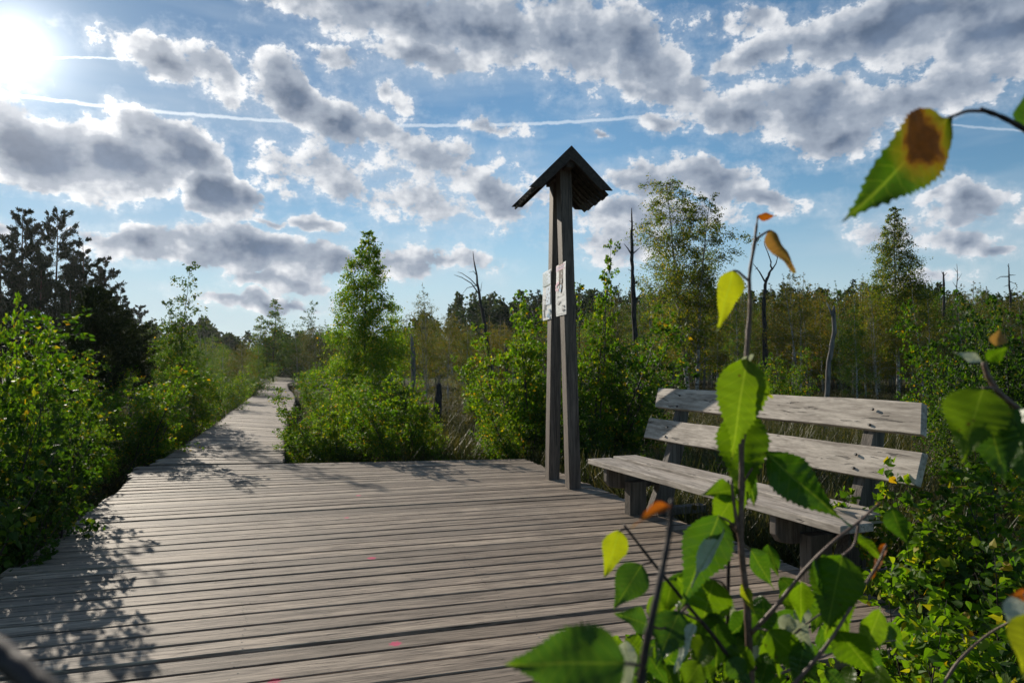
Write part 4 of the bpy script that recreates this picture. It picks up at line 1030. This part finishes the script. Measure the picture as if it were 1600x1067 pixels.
SH = [  # kind list, index, px, d, ytop, width, label
 (K_s, 0, -2, 5.3, 512, .7, 'tall bright birch shrub nearest the left edge with sunlit upper leaves'),
 (K_s, 3, 62, 5.7, 560, .9, 'dark bushy shrub behind the tall bright one at the left edge'),
 (K_s, 1, -45, 4.8, 500, .9, 'shrub cut by the left edge of the view'),
 (K_s, 2, 100, 5.6, 660, .9, 'low shrub with leaves hanging over the left edge of the deck'),
 (K_s, 3, 25, 4.9, 720, 1.1, 'dark low shrub at the foot of the left cluster by the deck edge'),
 (K_s, 1, 70, 7.2, 590, 1.0, 'leafy shrub between the left cluster and the young pine'),
 (K_m, 1, 130, 8.6, 650, 1.1, 'low shrub in front of the young dark pine'),
 (K_m, 0, 205, 9.6, 600, 1.0, 'bright shrub left of the deck where it narrows into the path'),
 (K_m, 3, 172, 8.4, 690, 1.1, 'low dark shrub in a gap beside the reddish grass on the left'),
 (K_m, 1, 250, 11.2, 548, 1.1, 'tallest leafy shrub left of the path, under the airy young birch'),
 (K_m, 0, 285, 11.6, 590, 1.0, 'sunlit shrub touching the left edge of the path'),
 (K_m, 3, 225, 10.6, 640, 1.2, 'dark shrub base beside the dappled shadow on the boards'),
 (K_m, 2, 315, 13.6, 575, 1.1, 'slim sunlit shrub farther along the left edge of the path'),
 (K_m, 1, 338, 16.5, 590, 1.2, 'shrub before the second bend, left of the path'),
 (K_m, 3, 362, 21, 580, 1.3, 'dark shrub left of the path where it narrows'),
 (K_m, 0, 378, 25, 572, 1.4, 'yellow-green shrub left of the far part of the path'),
 (K_m, 1, 392, 31, 568, 1.5, 'round shrub left of the path just before its far bend'),
 (K_m, 2, 100, 10.5, 560, 1.2, 'thin shrub seen behind the left cluster'),
 (K_m, 1, 180, 15, 560, 1.3, 'shrub at the foot of the young dark pine'),
 (K_m, 2, 118, 7.5, 505, .6, 'slim tall leafy sapling between the left cluster and the young pine'),
 (K_m, 2, 62, 6.2, 470, .5, 'thin sapling rising above the left cluster'),
 (K_m, 1, 20, 10, 500, 1.4, 'broad shrub at the left edge below the pines'),
 # right of the path
 (K_m, 2, 459, 12.2, 650, .9, 'small shrub leaning over the right edge of the path by the inner corner'),
 (K_m, 0, 486, 11.6, 640, 1.2, 'bright shrub next to the inner corner of the deck'),
 (K_m, 1, 522, 12.6, 606, 1.2, 'dense shrub behind the inner corner of the deck'),
 (K_m, 0, 560, 11.5, 592, 1.1, 'sunlit shrub along the far edge of the deck, left half'),
 (K_m, 2, 602, 11.9, 578, 1.0, 'upright sunlit shrub below the bright conical birch'),
 (K_m, 1, 632, 11.4, 604, 1.1, 'shrub below the gray broken snag'),
 (K_m, 0, 672, 12.2, 612, .8, 'thin upright shrub in front of the charred stump'),
 (K_m, 2, 520, 11.2, 596, 1.0, 'upright leafy shrub just past the inner corner of the deck'),
 (K_m, 2, 648, 11.6, 588, .9, 'thin tall shrub left of the charred stump'),
 (K_m, 3, 540, 11.3, 668, 1.4, 'low dark shrub at the far edge of the deck'),
 (K_m, 1, 510, 15.5, 590, 1.0, 'broad shrub between the path and the conical birch'),
 (K_m, 1, 500, 20, 585, 1.0, 'round shrub right of the path beyond the inner corner'),
 (K_m, 0, 565, 17, 575, 1.3, 'yellow-green shrub at the foot of the conical birch'),
 (K_m, 3, 620, 18, 575, 1.4, 'dark shrub right of the foot of the conical birch'),
 (K_m, 0, 690, 11.3, 690, 1.0, 'very low shrub at the middle of the far deck edge'),
 (K_m, 2, 735, 11.8, 694, 1.0, 'low sprig of leaves in the sedges by the far deck edge'),
 (K_m, 2, 742, 24, 585, 1.5, 'yellow-green shrub under the leaning dead tree'),
 # round the posts
 (K_m, 0, 806, 12.6, 506, .95, 'bright shrub left of the posts'),
 (K_m, 2, 838, 11.9, 462, .8, 'upright bright shrub touching the left post'),
 (K_m, 1, 820, 11.4, 590, 1.0, 'leafy shrub filling below the sheets, left of the posts'),
 (K_m, 0, 790, 11.5, 640, .9, 'low bright shrub at the far right corner of the deck'),
 ([K_tallairy], 0, 918, 11.0, 366, .7, 'tall airy birch sapling rising behind the posts'),
 (K_m, 1, 925, 11.6, 470, 1.0, 'dense green shrub right behind the posts'),
 (K_m, 3, 955, 12.2, 520, 1.1, 'dark green shrub between the posts and the bare dead stem'),
 (K_m, 3, 925, 10.8, 600, 1.2, 'dark low shrub in the shade behind the posts'),
 (K_m, 1, 975, 14.5, 540, 1.2, 'shrub in front of the bare dead stem'),
 (K_m, 0, 870, 12.6, 560, 1.0, 'bright shrub seen between the two posts'),
 # behind the bench and right
 (K_m, 2, 1195, 24, 560, 1.2, 'small green birch bush in front of the crooked dead pine'),
 (K_m, 1, 1222, 22, 545, 1.0, 'pale green bush left of the broken birch snag'),
 (K_m, 3, 1070, 9.2, 690, 1.0, 'low leafy shrub seen through the left end of the bench'),
 (K_m, 0, 1120, 9.0, 715, 1.0, 'low sunlit shrub under the bench back'),
 (K_m, 3, 1592, 9.0, 452, .8, 'large dark glossy shrub behind the right twig'),
 (K_m, 3, 1670, 8.6, 440, .9, 'large dark shrub cut by the right edge'),
 (K_m, 1, 1510, 11.5, 482, .7, 'green shrub right of the tapering birch'),
 (K_m, 3, 1530, 8.2, 600, .9, 'dark shrub behind the right end of the bench'),
 (K_m, 1, 1620, 7.0, 610, 1.1, 'leafy shrub low at the right edge'),
 (K_r, 0, 1545, 4.4, 700, 1.25, 'sunlit leafy shrub right of the bench end'),
 (K_r, 1, 1480, 4.0, 735, 1.1, 'leafy shrub touching the right end of the bench'),
 (K_r, 2, 1600, 3.7, 740, 1.2, 'leafy shrub at the right edge beside the sunlit one'),
 (K_r, 1, 1520, 3.1, 830, 1.2, 'dark leafy shrub low in front of the sunlit one'),
 (K_r, 0, 1440, 2.9, 850, 1.0, 'shrub by the near right corner of the deck'),
 (K_r, 2, 1600, 2.6, 880, 1.1, 'dark shrub in the lower right corner'),
 (K_r, 0, 1375, 2.35, 905, .9, 'low shrub over the near edge of the deck'),
 (K_r, 1, 1470, 2.1, 960, 1.0, 'low dark shrub at the bottom edge right of the deck'),
 (K_r, 2, 1290, 2.0, 985, 1.0, 'low dark shrub at the bottom edge under the large sapling leaves'),
 (K_r, 0, 1200, 2.2, 985, .9, 'small shrub behind the main sapling stem'),
 (K_r, 0, 1110, 2.0, 1000, .9, 'low shrub at the bottom left of the sapling'),
 (K_r, 1, 1560, 1.9, 990, 1.0, 'lowest shrub in the bottom right corner'),
 (K_r, 0, 1020, 2.3, 1010, .7, 'small sprig with reddish tip at the bottom of the deck'),
]
natural = {id(K_tallairy): 3.2}
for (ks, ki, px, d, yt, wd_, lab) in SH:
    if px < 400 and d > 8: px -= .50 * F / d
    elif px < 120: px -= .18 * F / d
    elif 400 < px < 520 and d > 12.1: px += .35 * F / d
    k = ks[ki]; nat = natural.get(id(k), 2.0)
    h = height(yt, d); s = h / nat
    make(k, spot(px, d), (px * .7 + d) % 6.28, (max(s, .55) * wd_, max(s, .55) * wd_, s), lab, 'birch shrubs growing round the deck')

# ================================================================== sedges and heath
def near_path(x, y):
    u_ = -x * .299 * -1 * -1 + y * .954; v_ = x * .954 + y * .299
    u_ = x * U.x + y * U.y; v_ = x * W.x + y * W.y
    return ((u_ > 2.5) & (u_ < 10.7) & (v_ > -1.95) & (v_ < 3.5))
cl_ = np.array([tuple((a + b) / 2)[:2] for a, b in zip(LE, RE)])
def off_path(x, y):
    d2 = np.full(x.shape, 1e9)
    for c in cl_[::3]: d2 = np.minimum(d2, (x - c[0]) ** 2 + (y - c[1]) ** 2)
    return (~near_path(x, y)) & (d2 > 1.05 ** 2)
def field(n, dmin, dmax, pxa, pxb, power=1.0):
    d = dmin * (dmax / dmin) ** (rng.uniform(0, 1, n) ** power); px = rng.uniform(pxa, pxb, n)
    x = (px - 800) / F * d
    k = off_path(x, d); return x[k], d[k]
T_B = (np.array([[-.012, 0, 0], [.012, 0, 0], [.010, .55, .06], [-.010, .55, .06], [.002, 1, .32], [-.002, 1, .32]], np.float32), np.array([[0, 1, 2, 3], [3, 2, 4, 5]]))
def tufts(x, y, per, length, spread_r, mat, name, lab, droop=-1.4, sp=.42, T=T_B):
    mb = MB(); n = len(x)
    X_ = np.repeat(x, per) + rng.normal(0, spread_r, n * per); Y_ = np.repeat(y, per) + rng.normal(0, spread_r, n * per)
    Zz = GZ - .03 + .06 * np.sin(X_ * 1.3 + 1.7) * np.cos(Y_ * 1.1)
    sc_ = np.repeat(rng.uniform(.6, 1.3, n), per) * length
    P = np.stack([X_, Y_, Zz], 1)
    scatter(mb, P, 1.0, (T[0], T[1]), rng, droop=droop, spread=sp) if False else scatter_s(mb, P, sc_, T, droop, sp)
    o = mb.obj(name, mat); tag(o, lab, name.replace('_', ' '), kind='stuff'); return o
def scatter_s(mb, P, sz, T, droop, sp):
    N = len(P); tv, tf = T
    t = rng.normal(size=(N, 3)) * sp; t[:, 2] = np.abs(t[:, 2]) - droop; t /= np.linalg.norm(t, axis=1, keepdims=True)
    r = rng.normal(size=(N, 3)); n = np.cross(t, r); n /= np.linalg.norm(n, axis=1, keepdims=True); b = np.cross(n, t)
    s = (sz * rng.uniform(.6, 1.2, N))[:, None, None]
    V = P[:, None, :] + s * (tv[None, :, 0, None] * b[:, None, :] + tv[None, :, 1, None] * t[:, None, :] + tv[None, :, 2, None] * n[:, None, :])
    mb.add(V.reshape(-1, 3), (tf[None] + (np.arange(N) * len(tv))[:, None, None]).reshape(-1, tf.shape[1]), np.tile(tv[:, :2], (N, 1)))
x, y = field(5200, 3.2, 60, -150, 1900, .8)
tufts(x, y, 26, .42, .09, M_grass, 'sedge', 'olive and straw coloured sedge tussocks covering the bog round the deck')
x, y = field(2400, 6.0, 16, 600, 1500)
tufts(x, y, 34, .50, .07, M_grass, 'tall_grass', 'fine arching grass behind the bench and beyond the deck')
x, y = field(9000, 3.5, 70, -150, 1900, .7)
tufts(x, y, 16, .07, .13, M_heath, 'heath', 'brownish low heath and moss between the sedges', droop=-.3, sp=1.0, T=(T_S[0] * np.array([1, 1, 1], np.float32), T_S[1])) if False else None
mbh = MB(); per = 22; n = len(x)
X_ = np.repeat(x, per) + rng.normal(0, .16, n * per); Y_ = np.repeat(y, per) + rng.normal(0, .16, n * per)
Z_ = GZ + .02 + np.abs(rng.normal(0, .13, n * per)) * np.repeat(rng.uniform(.3, 1.8, n), per)
scatter(mbh, np.stack([X_, Y_, Z_], 1), .055, T_T, rng, droop=-.2)
oh = mbh.obj('heath', M_heath); tag(oh, 'brownish low heath between the sedge tussocks', 'heath', kind='stuff')

# ================================================================== haze volume, added to veil and lighten the dark pines
hz = MB(); hz.box((0, 0, 8.2), (2800, 2800, 19.6)); hm, t, out = newmat('added_haze')
pv = t.new('ShaderNodeVolumePrincipled'); pv.inputs['Density'].default_value = .00013; pv.inputs['Color'].default_value = (.86, .90, .95, 1); pv.inputs['Anisotropy'].default_value = .55
t.l.new(pv.outputs[0], out.inputs['Volume'])
ho = hz.obj('haze', hm); tag(ho, 'thin added haze lightening the dark pines', 'haze', kind='stuff')

# ================================================================== large leaves close to the lens
WPROF = [(0, .05), (.04, .34), (.10, .62), (.18, .84), (.27, .97), (.34, 1.0), (.43, .94), (.55, .74), (.67, .50), (.78, .30), (.88, .15), (.95, .06), (1, .0)]
def wprof(y):
    for (a, p), (b, q) in zip(WPROF, WPROF[1:]):
        if y <= b: s = (y - a) / (b - a); return p + (q - p) * s
    return 0
def leaf_geo(B, T, ratio, tilt, fold, bend, seed, curl=0.0, roll=0.0):
    """serrated birch leaf from base B to tip T"""
    rr = random.Random(seed); L = (T - B).length; y_ = (T - B) / L
    view = (Vector((0, 0, H)) - (B + T) / 2).normalized()
    n = (view - y_ * view.dot(y_)).normalized()
    n = Matrix.Rotation(R(tilt), 3, y_) @ n; x_ = y_.cross(n)
    rows = 60; cols = (-1, -.72, -.38, 0, .38, .72, 1); V = []; UV = []
    hw = ratio * 1.10 * L / 2
    ph = [rr.uniform(0, 6.28) for _ in range(4)]
    for i in range(rows + 1):
        y = i / rows; wdt = wprof(y)
        for c in cols:
            tooth = 0
            if abs(c) == 1 and .06 < y < .96:
                k = i % 3
                tooth = (.0, .085, -.015)[k] * (1.25 if (i // 3) % 3 == 0 else .75) * rr.uniform(.7, 1.2)
            ww = c * (wdt + tooth * (.5 + wdt * .6))
            yy = y + (.012 if tooth > .03 else 0) - abs(ww) * .02
            bz = -bend * L * y * y + fold * abs(ww) * hw * (1 - .25 * y) + curl * L * max(0, abs(ww) - .45) ** 2
            bz += .045 * L * math.sin(y * 7 + ph[0] + c) * abs(c) + .018 * L * math.sin(y * 15 + ph[1] + c * 2) * abs(c) + .012 * L * math.sin(c * 5 + y * 9 + ph[2])
            # side veins sink slightly between ridges
            bz += .006 * L * math.cos((y * 8.5 - abs(ww) * 3.2) * 6.283) * min(1, abs(c) * 2)
            a = roll * y; xr = ww * hw * math.cos(a) - bz * math.sin(a) * .6; zr = bz * math.cos(a) + ww * hw * math.sin(a)
            V.append(B + y_ * (yy * L) + x_ * xr + n * zr); UV.append((ww * ratio / 2 / .9, y))
    nc = len(cols); Fc = []
    for i in range(rows):
        for j in range(nc - 1):
            a = i * nc + j; Fc.append((a, a + 1, a + nc + 1, a + nc))
    return V, Fc, UV
def sm(pts, n=6):
    P = [pts[0] * 2 - pts[1]] + list(pts) + [pts[-1] * 2 - pts[-2]]; out = []
    for i in range(1, len(P) - 2):
        a, b, c, d = P[i - 1:i + 3]
        for k in range(n):
            t = k / n
            out.append(.5 * ((2 * b) + (c - a) * t + (2 * a - 5 * b + 4 * c - d) * t * t + (3 * b - a - 3 * c + d) * t ** 3))
    out.append(Vector(P[-2])); return out
def twig(root, name, pts, r0, r1, mat):
    P = sm([p - root.location for p in pts]); n = len(P)
    mb = MB(); mb.tube(P, [r0 + (r1 - r0) * i / (n - 1) + r0 * .12 * math.sin(i * 1.7) * (1 if i % 5 == 0 else .2) for i in range(n)], 8)
    return mb.obj(name, mat, root, smooth=True)
def lead(a, b):
    out = [Vector(a)]
    n = 12
    for i in range(1, n + 1):
        t = 1 - .5 ** i if i < 5 else None
        if t: out.append(Vector(a).lerp(b, t))
    k = (b - out[-1]); m = 3
    return out + [out[-1] + k * .5, b]
leafn = [0]
def big_leaf(root, base, tip, d0, d1, ratio, tilt=0, fold=.12, bend=.05, mat=None, stalk=None, curl=0.0, roll=0.0, label=None):
    leafn[0] += 1
    B, T = at(*base, d0), at(*tip, d1)
    V, Fc, UV = leaf_geo(B - root.location, T - root.location, ratio, tilt, fold, bend, leafn[0] * 7 + 1, curl, roll) if False else leaf_geo(B, T, ratio, tilt, fold, bend, leafn[0] * 7 + 1, curl, roll)
    mb = MB(); mb.add([v - root.location for v in V], Fc, UV)
    o = mb.obj('leaf', mat or M_fg, root, smooth=True)
    if label: o['label'] = label
    if stalk:
        pts = [at(x, y, dd) - root.location for x, y, dd in stalk] + [B - root.location]
        P = sm(pts, 4); s = MB(); s.tube(P, [.0011 - .0003 * i / len(P) for i in range(len(P))], 6); so_ = s.obj('stalk', M_twig, o, smooth=True)
    return o

# --- the main sapling in front of the bench
S = .60
sap = empty('birch_sapling', spot(1175, S), 0, 'leafy birch sapling rising close to the lens in front of the bench', 'sapling')
def sp3(*p): return [at(x, y, d) for x, y, d in p]
twig(sap, 'stem', lead(sap.location, at(1174, 1090, S)) + sp3((1170, 1000, S), (1166, 930, S), (1158, 850, S), (1159, 760, S), (1159, 660, S), (1166, 560, S), (1172, 480, S), (1171, 432, S), (1178, 385, S), (1184, 338, S)), .0046, .0011, M_twig)
twig(sap, 'stem', sp3((1136, 1120, .63), (1137, 1000, .63), (1138, 900, .63), (1140, 800, .62), (1138, 750, .62)), .0020, .0011, M_twig_dark)
twig(sap, 'stem', sp3((1160, 860, S), (1152, 820, .60), (1146, 780, .60), (1143, 750, .60)), .0022, .0010, M_twig)
twig(sap, 'branch', sp3((1172, 1075, S), (1120, 1000, .59), (1070, 940, .58), (1020, 878, .57), (975, 820, .56)), .0020, .0009, M_twig_dark)
twig(sap, 'branch', sp3((1168, 995, S), (1210, 950, .59), (1258, 890, .58), (1300, 848, .57), (1342, 815, .57), (1375, 785, .57)), .0020, .0009, M_twig)
twig(sap, 'branch', sp3((1235, 1075, .55), (1290, 1010, .55), (1335, 940, .56), (1372, 880, .57), (1385, 850, .57)), .0017, .0008, M_twig)
twig(sap, 'branch', sp3((1470, 1075, .7), (1500, 1030, .7), (1545, 990, .7), (1600, 960, .68)), .0016, .0009, M_twig)
BLF = big_leaf
BLF(sap, (1166, 562), (1144, 718), .595, .575, .45, tilt=-18, fold=.10, bend=.03, mat=M_fg, stalk=[(1161, 640, S), (1170, 590, .598)])
BLF(sap, (1150, 573), (1179, 554), .60, .60, .7, tilt=40, fold=.5, mat=M_fg_p, label='small pale curled leaf at the top of the large leaf')
BLF(sap, (1162, 640), (1160, 800), .61, .60, .46, tilt=12, fold=.10, bend=.02, mat=M_fg, stalk=[(1160, 700, S), (1166, 665, .605)])
BLF(sap, (1196, 706), (1328, 826), .595, .56, .38, tilt=28, fold=.22, bend=.04, mat=M_fg_d, stalk=[(1162, 752, S), (1178, 728, .6)])
BLF(sap, (1145, 423), (1123, 517), .60, .60, .42, tilt=-30, fold=.30, bend=.05, mat=M_fg_y, stalk=[(1171, 440, S), (1162, 432, .6), (1153, 424, .6)], label='drooping yellow-green leaf on an arched stalk')
BLF(sap, (1203, 360), (1241, 428), .60, .60, .32, tilt=30, fold=.45, bend=.06, curl=.2, mat=M_fg_dry, stalk=[(1176, 400, S), (1182, 375, .6), (1194, 365, .6)], label='dry curled brown leaf')
BLF(sap, (1184, 336), (1214, 339), .60, .60, .45, tilt=35, fold=.6, bend=.1, mat=M_fg_o, label='small orange leaf at the tip of the stem')
BLF(sap, (1172, 598), (1208, 622), .61, .62, .38, tilt=40, fold=.4, mat=M_fg_y, stalk=[(1166, 603, S)])
BLF(sap, (968, 829), (945, 904), .56, .56, .50, tilt=-20, fold=.2, mat=M_fg_y, stalk=[(978, 826, .56)], label='yellow-green leaf at the left tip of the sapling')
BLF(sap, (1003, 882), (958, 952), .565, .56, .62, tilt=12, fold=.15, mat=M_fg_d, stalk=[(1018, 878, .57)])
BLF(sap, (1012, 976), (962, 956), .56, .55, .60, tilt=30, fold=.18, mat=M_fg_d, stalk=[(1075, 945, .58), (1040, 980, .57)])
BLF(sap, (1122, 806), (1064, 952), .58, .56, .46, tilt=-22, fold=.2, bend=.04, mat=M_fg_d, stalk=[(1150, 830, .6), (1140, 815, .59)])
BLF(sap, (1131, 826), (1078, 914), .577, .556, .24, tilt=35, fold=.4, curl=.25, mat=M_fg_p, label='leaf turned over to show its pale underside')
BLF(sap, (1115, 905), (1090, 1005), .60, .60, .66, tilt=-8, fold=.1, mat=M_fg, stalk=[(1138, 925, .63), (1128, 910, .61)])
BLF(sap, (1062, 955), (1022, 1042), .57, .56, .62, tilt=18, fold=.12, mat=M_fg_d, stalk=[(1095, 970, .58)])
BLF(sap, (1085, 975), (1052, 1050), .56, .55, .30, tilt=40, fold=.3, mat=M_fg_p)
BLF(sap, (1010, 955), (1058, 948), .60, .60, .8, tilt=0, fold=.1, mat=M_fg)
BLF(sap, (1316, 868), (1290, 990), .57, .56, .62, tilt=8, fold=.12, bend=.02, mat=M_fg, stalk=[(1342, 815, .57), (1335, 850, .57)])
BLF(sap, (1283, 866), (1300, 960), .575, .57, .45, tilt=-35, fold=.2, mat=M_fg_d)
BLF(sap, (1150, 765), (1096, 772), .61, .60, .55, tilt=20, fold=.2, mat=M_fg)
BLF(sap, (1146, 775), (1112, 832), .605, .60, .70, tilt=-20, fold=.2, mat=M_fg)
BLF(sap, (1160, 700), (1182, 790), .615, .61, .35, tilt=-38, fold=.2, mat=M_fg_d)
BLF(sap, (1172, 858), (1212, 922), .62, .62, .42, tilt=-25, fold=.25, mat=M_fg_d, stalk=[(1160, 850, S)])
BLF(sap, (1200, 850), (1216, 902), .63, .63, .45, tilt=25, fold=.25, mat=M_fg_d)
BLF(sap, (1158, 912), (1180, 958), .60, .59, .35, tilt=-20, fold=.3, mat=M_fg_y)
BLF(sap, (1200, 985), (1282, 1066), .58, .56, .50, tilt=15, fold=.12, mat=M_fg, stalk=[(1170, 990, S), (1185, 982, .59)])
BLF(sap, (1255, 1000), (1245, 1090), .57, .56, .45, tilt=-30, fold=.2, mat=M_fg_d)
BLF(sap, (1310, 985), (1370, 1060), .55, .55, .55, tilt=18, fold=.15, mat=M_fg)
BLF(sap, (1168, 1010), (1128, 1068), .59, .59, .62, tilt=-12, fold=.15, mat=M_fg)
BLF(sap, (1095, 1035), (1060, 1085), .57, .57, .6, tilt=10, fold=.15, mat=M_fg)
BLF(sap, (1205, 1020), (1180, 1085), .60, .60, .5, tilt=30, fold=.2, mat=M_fg_d)
BLF(sap, (1392, 792), (1420, 860), .58, .58, .42, tilt=25, fold=.3, mat=M_fg_d)
BLF(sap, (1340, 830), (1382, 880), .60, .60, .30, tilt=40, fold=.4, mat=M_fg)
BLF(sap, (1385, 850), (1360, 905), .60, .60, .25, tilt=30, fold=.4, mat=M_fg_o)
BLF(sap, (1300, 905), (1330, 1010), .585, .575, .40, tilt=-28, fold=.2, mat=M_fg)
BLF(sap, (1235, 960), (1222, 1000), .66, .66, .6, tilt=10, fold=.3, mat=M_fg_p)
BLF(sap, (1250, 945), (1262, 985), .70, .70, .6, tilt=10, fold=.3, mat=M_fg_p)
BLF(sap, (1070, 895), (1120, 870), .62, .62, .5, tilt=20, fold=.2, mat=M_fg)

# smaller overlapping leaves along the lower branches
rl = random.Random(12)
for k in range(54):
    x = rl.uniform(965, 1390); y = rl.uniform(890, 1055)
    if x < 1040 and y < 990: y = rl.uniform(990, 1055)
    d_ = rl.uniform(.58, .82); L_ = rl.uniform(52, 92) * .62 / d_; a_ = rl.uniform(.6, 2.5)
    mt = rl.choice((M_fg, M_fg, M_fg, M_fg, M_fg_d, M_fg_d, M_fg_p if k % 3 == 0 else M_fg))
    BLF(sap, (x, y), (x - math.cos(a_) * L_, y + math.sin(a_) * L_), d_, d_ + rl.uniform(-.02, .02), rl.uniform(.42, .66), tilt=rl.uniform(-45, 45), fold=rl.uniform(.1, .35), bend=rl.uniform(0, .15), mat=mt)
tw2 = [((1172, 1040), (1120, 1010), (1070, 990), (1010, 1000)), ((1172, 1050), (1230, 1000), (1280, 960), (1340, 930)), ((1172, 1070), (1250, 1040), (1330, 1010), (1400, 1000))]
for q in tw2: twig(sap, 'branch', [at(x, y, .6 + .04 * i) for i, (x, y) in enumerate(q)], .0014, .0006, M_twig)

# --- out-of-focus sapling very near the lens, bottom left of the big one
nb_ = .34
sap2 = empty('birch_sapling', spot(1003, nb_), 0, 'blurred brown sapling with a dark leaf and curled orange leaf, closest to the lens', 'sapling')
twig(sap2, 'stem', lead(sap2.location, at(1000, 1100, .33)) + sp3((1008, 1020, .33), (1020, 960, .33), (1035, 890, .335), (1046, 830, .34), (1050, 780, .34)), .0034, .0012, M_twig_dark)
BLF(sap2, (975, 1035), (790, 1035), .32, .31, .62, tilt=24, fold=.12, bend=.05, mat=M_fg_d, stalk=[(1006, 1040, .33)])
BLF(sap2, (945, 1000), (900, 1085), .34, .33, .55, tilt=-20, fold=.2, mat=M_fg)
BLF(sap2, (965, 1030), (985, 1085), .34, .34, .6, tilt=20, fold=.3, mat=M_fg_p)
BLF(sap2, (1050, 790), (982, 812), .34, .34, .22, tilt=40, fold=.5, bend=.28, curl=.3, mat=M_fg_o, label='thin curled orange leaf')
# --- twig reaching in at the upper right
tw = empty('birch_twig', at(1640, 235, .42), 0, 'dark twig with one large brown-blotched leaf reaching in from the upper right', 'twig')
twig(tw, 'stem', [at(1760, 330, .43), at(1680, 262, .43), at(1640, 232, .42), at(1600, 202, .42), at(1565, 183, .42), at(1532, 171, .42)], .0024, .0014, M_twig_dark)
BLF(tw, (1482, 184), (1332, 342), .42, .40, .40, tilt=-22, fold=.16, bend=.06, mat=M_fg_spot, stalk=[(1540, 174, .42), (1512, 174, .42), (1494, 180, .42)], label='green leaf with a dark brown blotch near its stalk')
BLF(tw, (1600, 202), (1606, 140), .42, .42, .5, tilt=20, fold=.2, mat=M_fg_d)
# --- twig reaching in from the right
tr = empty('birch_twig', at(1640, 700, .5), 0, 'brown twig with two large rounded leaves and a pale bud reaching in from the right', 'twig')
twig(tr, 'stem', [at(1760, 800, .52), at(1690, 720, .5), at(1640, 676, .5), at(1600, 645, .5), at(1566, 618, .5), at(1545, 590, .5), at(1537, 566, .5)], .0030, .0016, M_twig)
BLF(tr, (1536, 606), (1502, 722), .49, .48, .66, tilt=6, fold=.08, bend=.03, mat=M_fg, stalk=[(1562, 616, .5), (1550, 606, .495)])
BLF(tr, (1538, 626), (1572, 752), .50, .47, .58, tilt=-14, fold=.16, bend=.06, mat=M_fg_d, stalk=[(1562, 618, .5)])
BLF(tr, (1582, 640), (1606, 760), .49, .46, .60, tilt=30, fold=.2, mat=M_fg_d)
BLF(tr, (1534, 566), (1490, 549), .50, .51, .42, tilt=42, fold=.3, mat=M_fg_p)
BLF(tr, (1540, 562), (1580, 540), .50, .49, .55, tilt=30, fold=.3, mat=M_fg)
BLF(tr, (1556, 540), (1562, 514), .50, .50, .8, tilt=10, fold=.8, mat=M_fg_dry, label='pale pinkish young leaf still folded')
# --- leaf at the right edge below
t3_ = empty('birch_twig', at(1660, 1010, .4), 0, 'blurred twig with green-brown leaves at the lower right edge', 'twig')
twig(t3_, 'stem', [at(1750, 1080, .42), at(1680, 1010, .4), at(1630, 950, .4), at(1604, 925, .4)], .0022, .0012, M_twig)
BLF(t3_, (1606, 926), (1590, 1010), .40, .39, .60, tilt=20, fold=.2, mat=M_fg_p)
BLF(t3_, (1606, 930), (1578, 930), .40, .40, .6, tilt=10, fold=.3, mat=M_fg_o)
BLF(t3_, (1612, 960), (1600, 1060), .39, .38, .55, tilt=-10, fold=.2, mat=M_fg_y)
# --- dark blurred stem crossing the bottom left corner
t4_ = empty('bare_twig', at(-60, 980, .16), 0, 'very blurred dark bare twig crossing the bottom left corner', 'twig')
twig(t4_, 'stem', [at(-140, 930, .17), at(-60, 975, .165), at(0, 1022, .16), at(50, 1062, .155), at(110, 1120, .15), at(200, 1200, .15)], .0030, .0024, M_twig_dark)
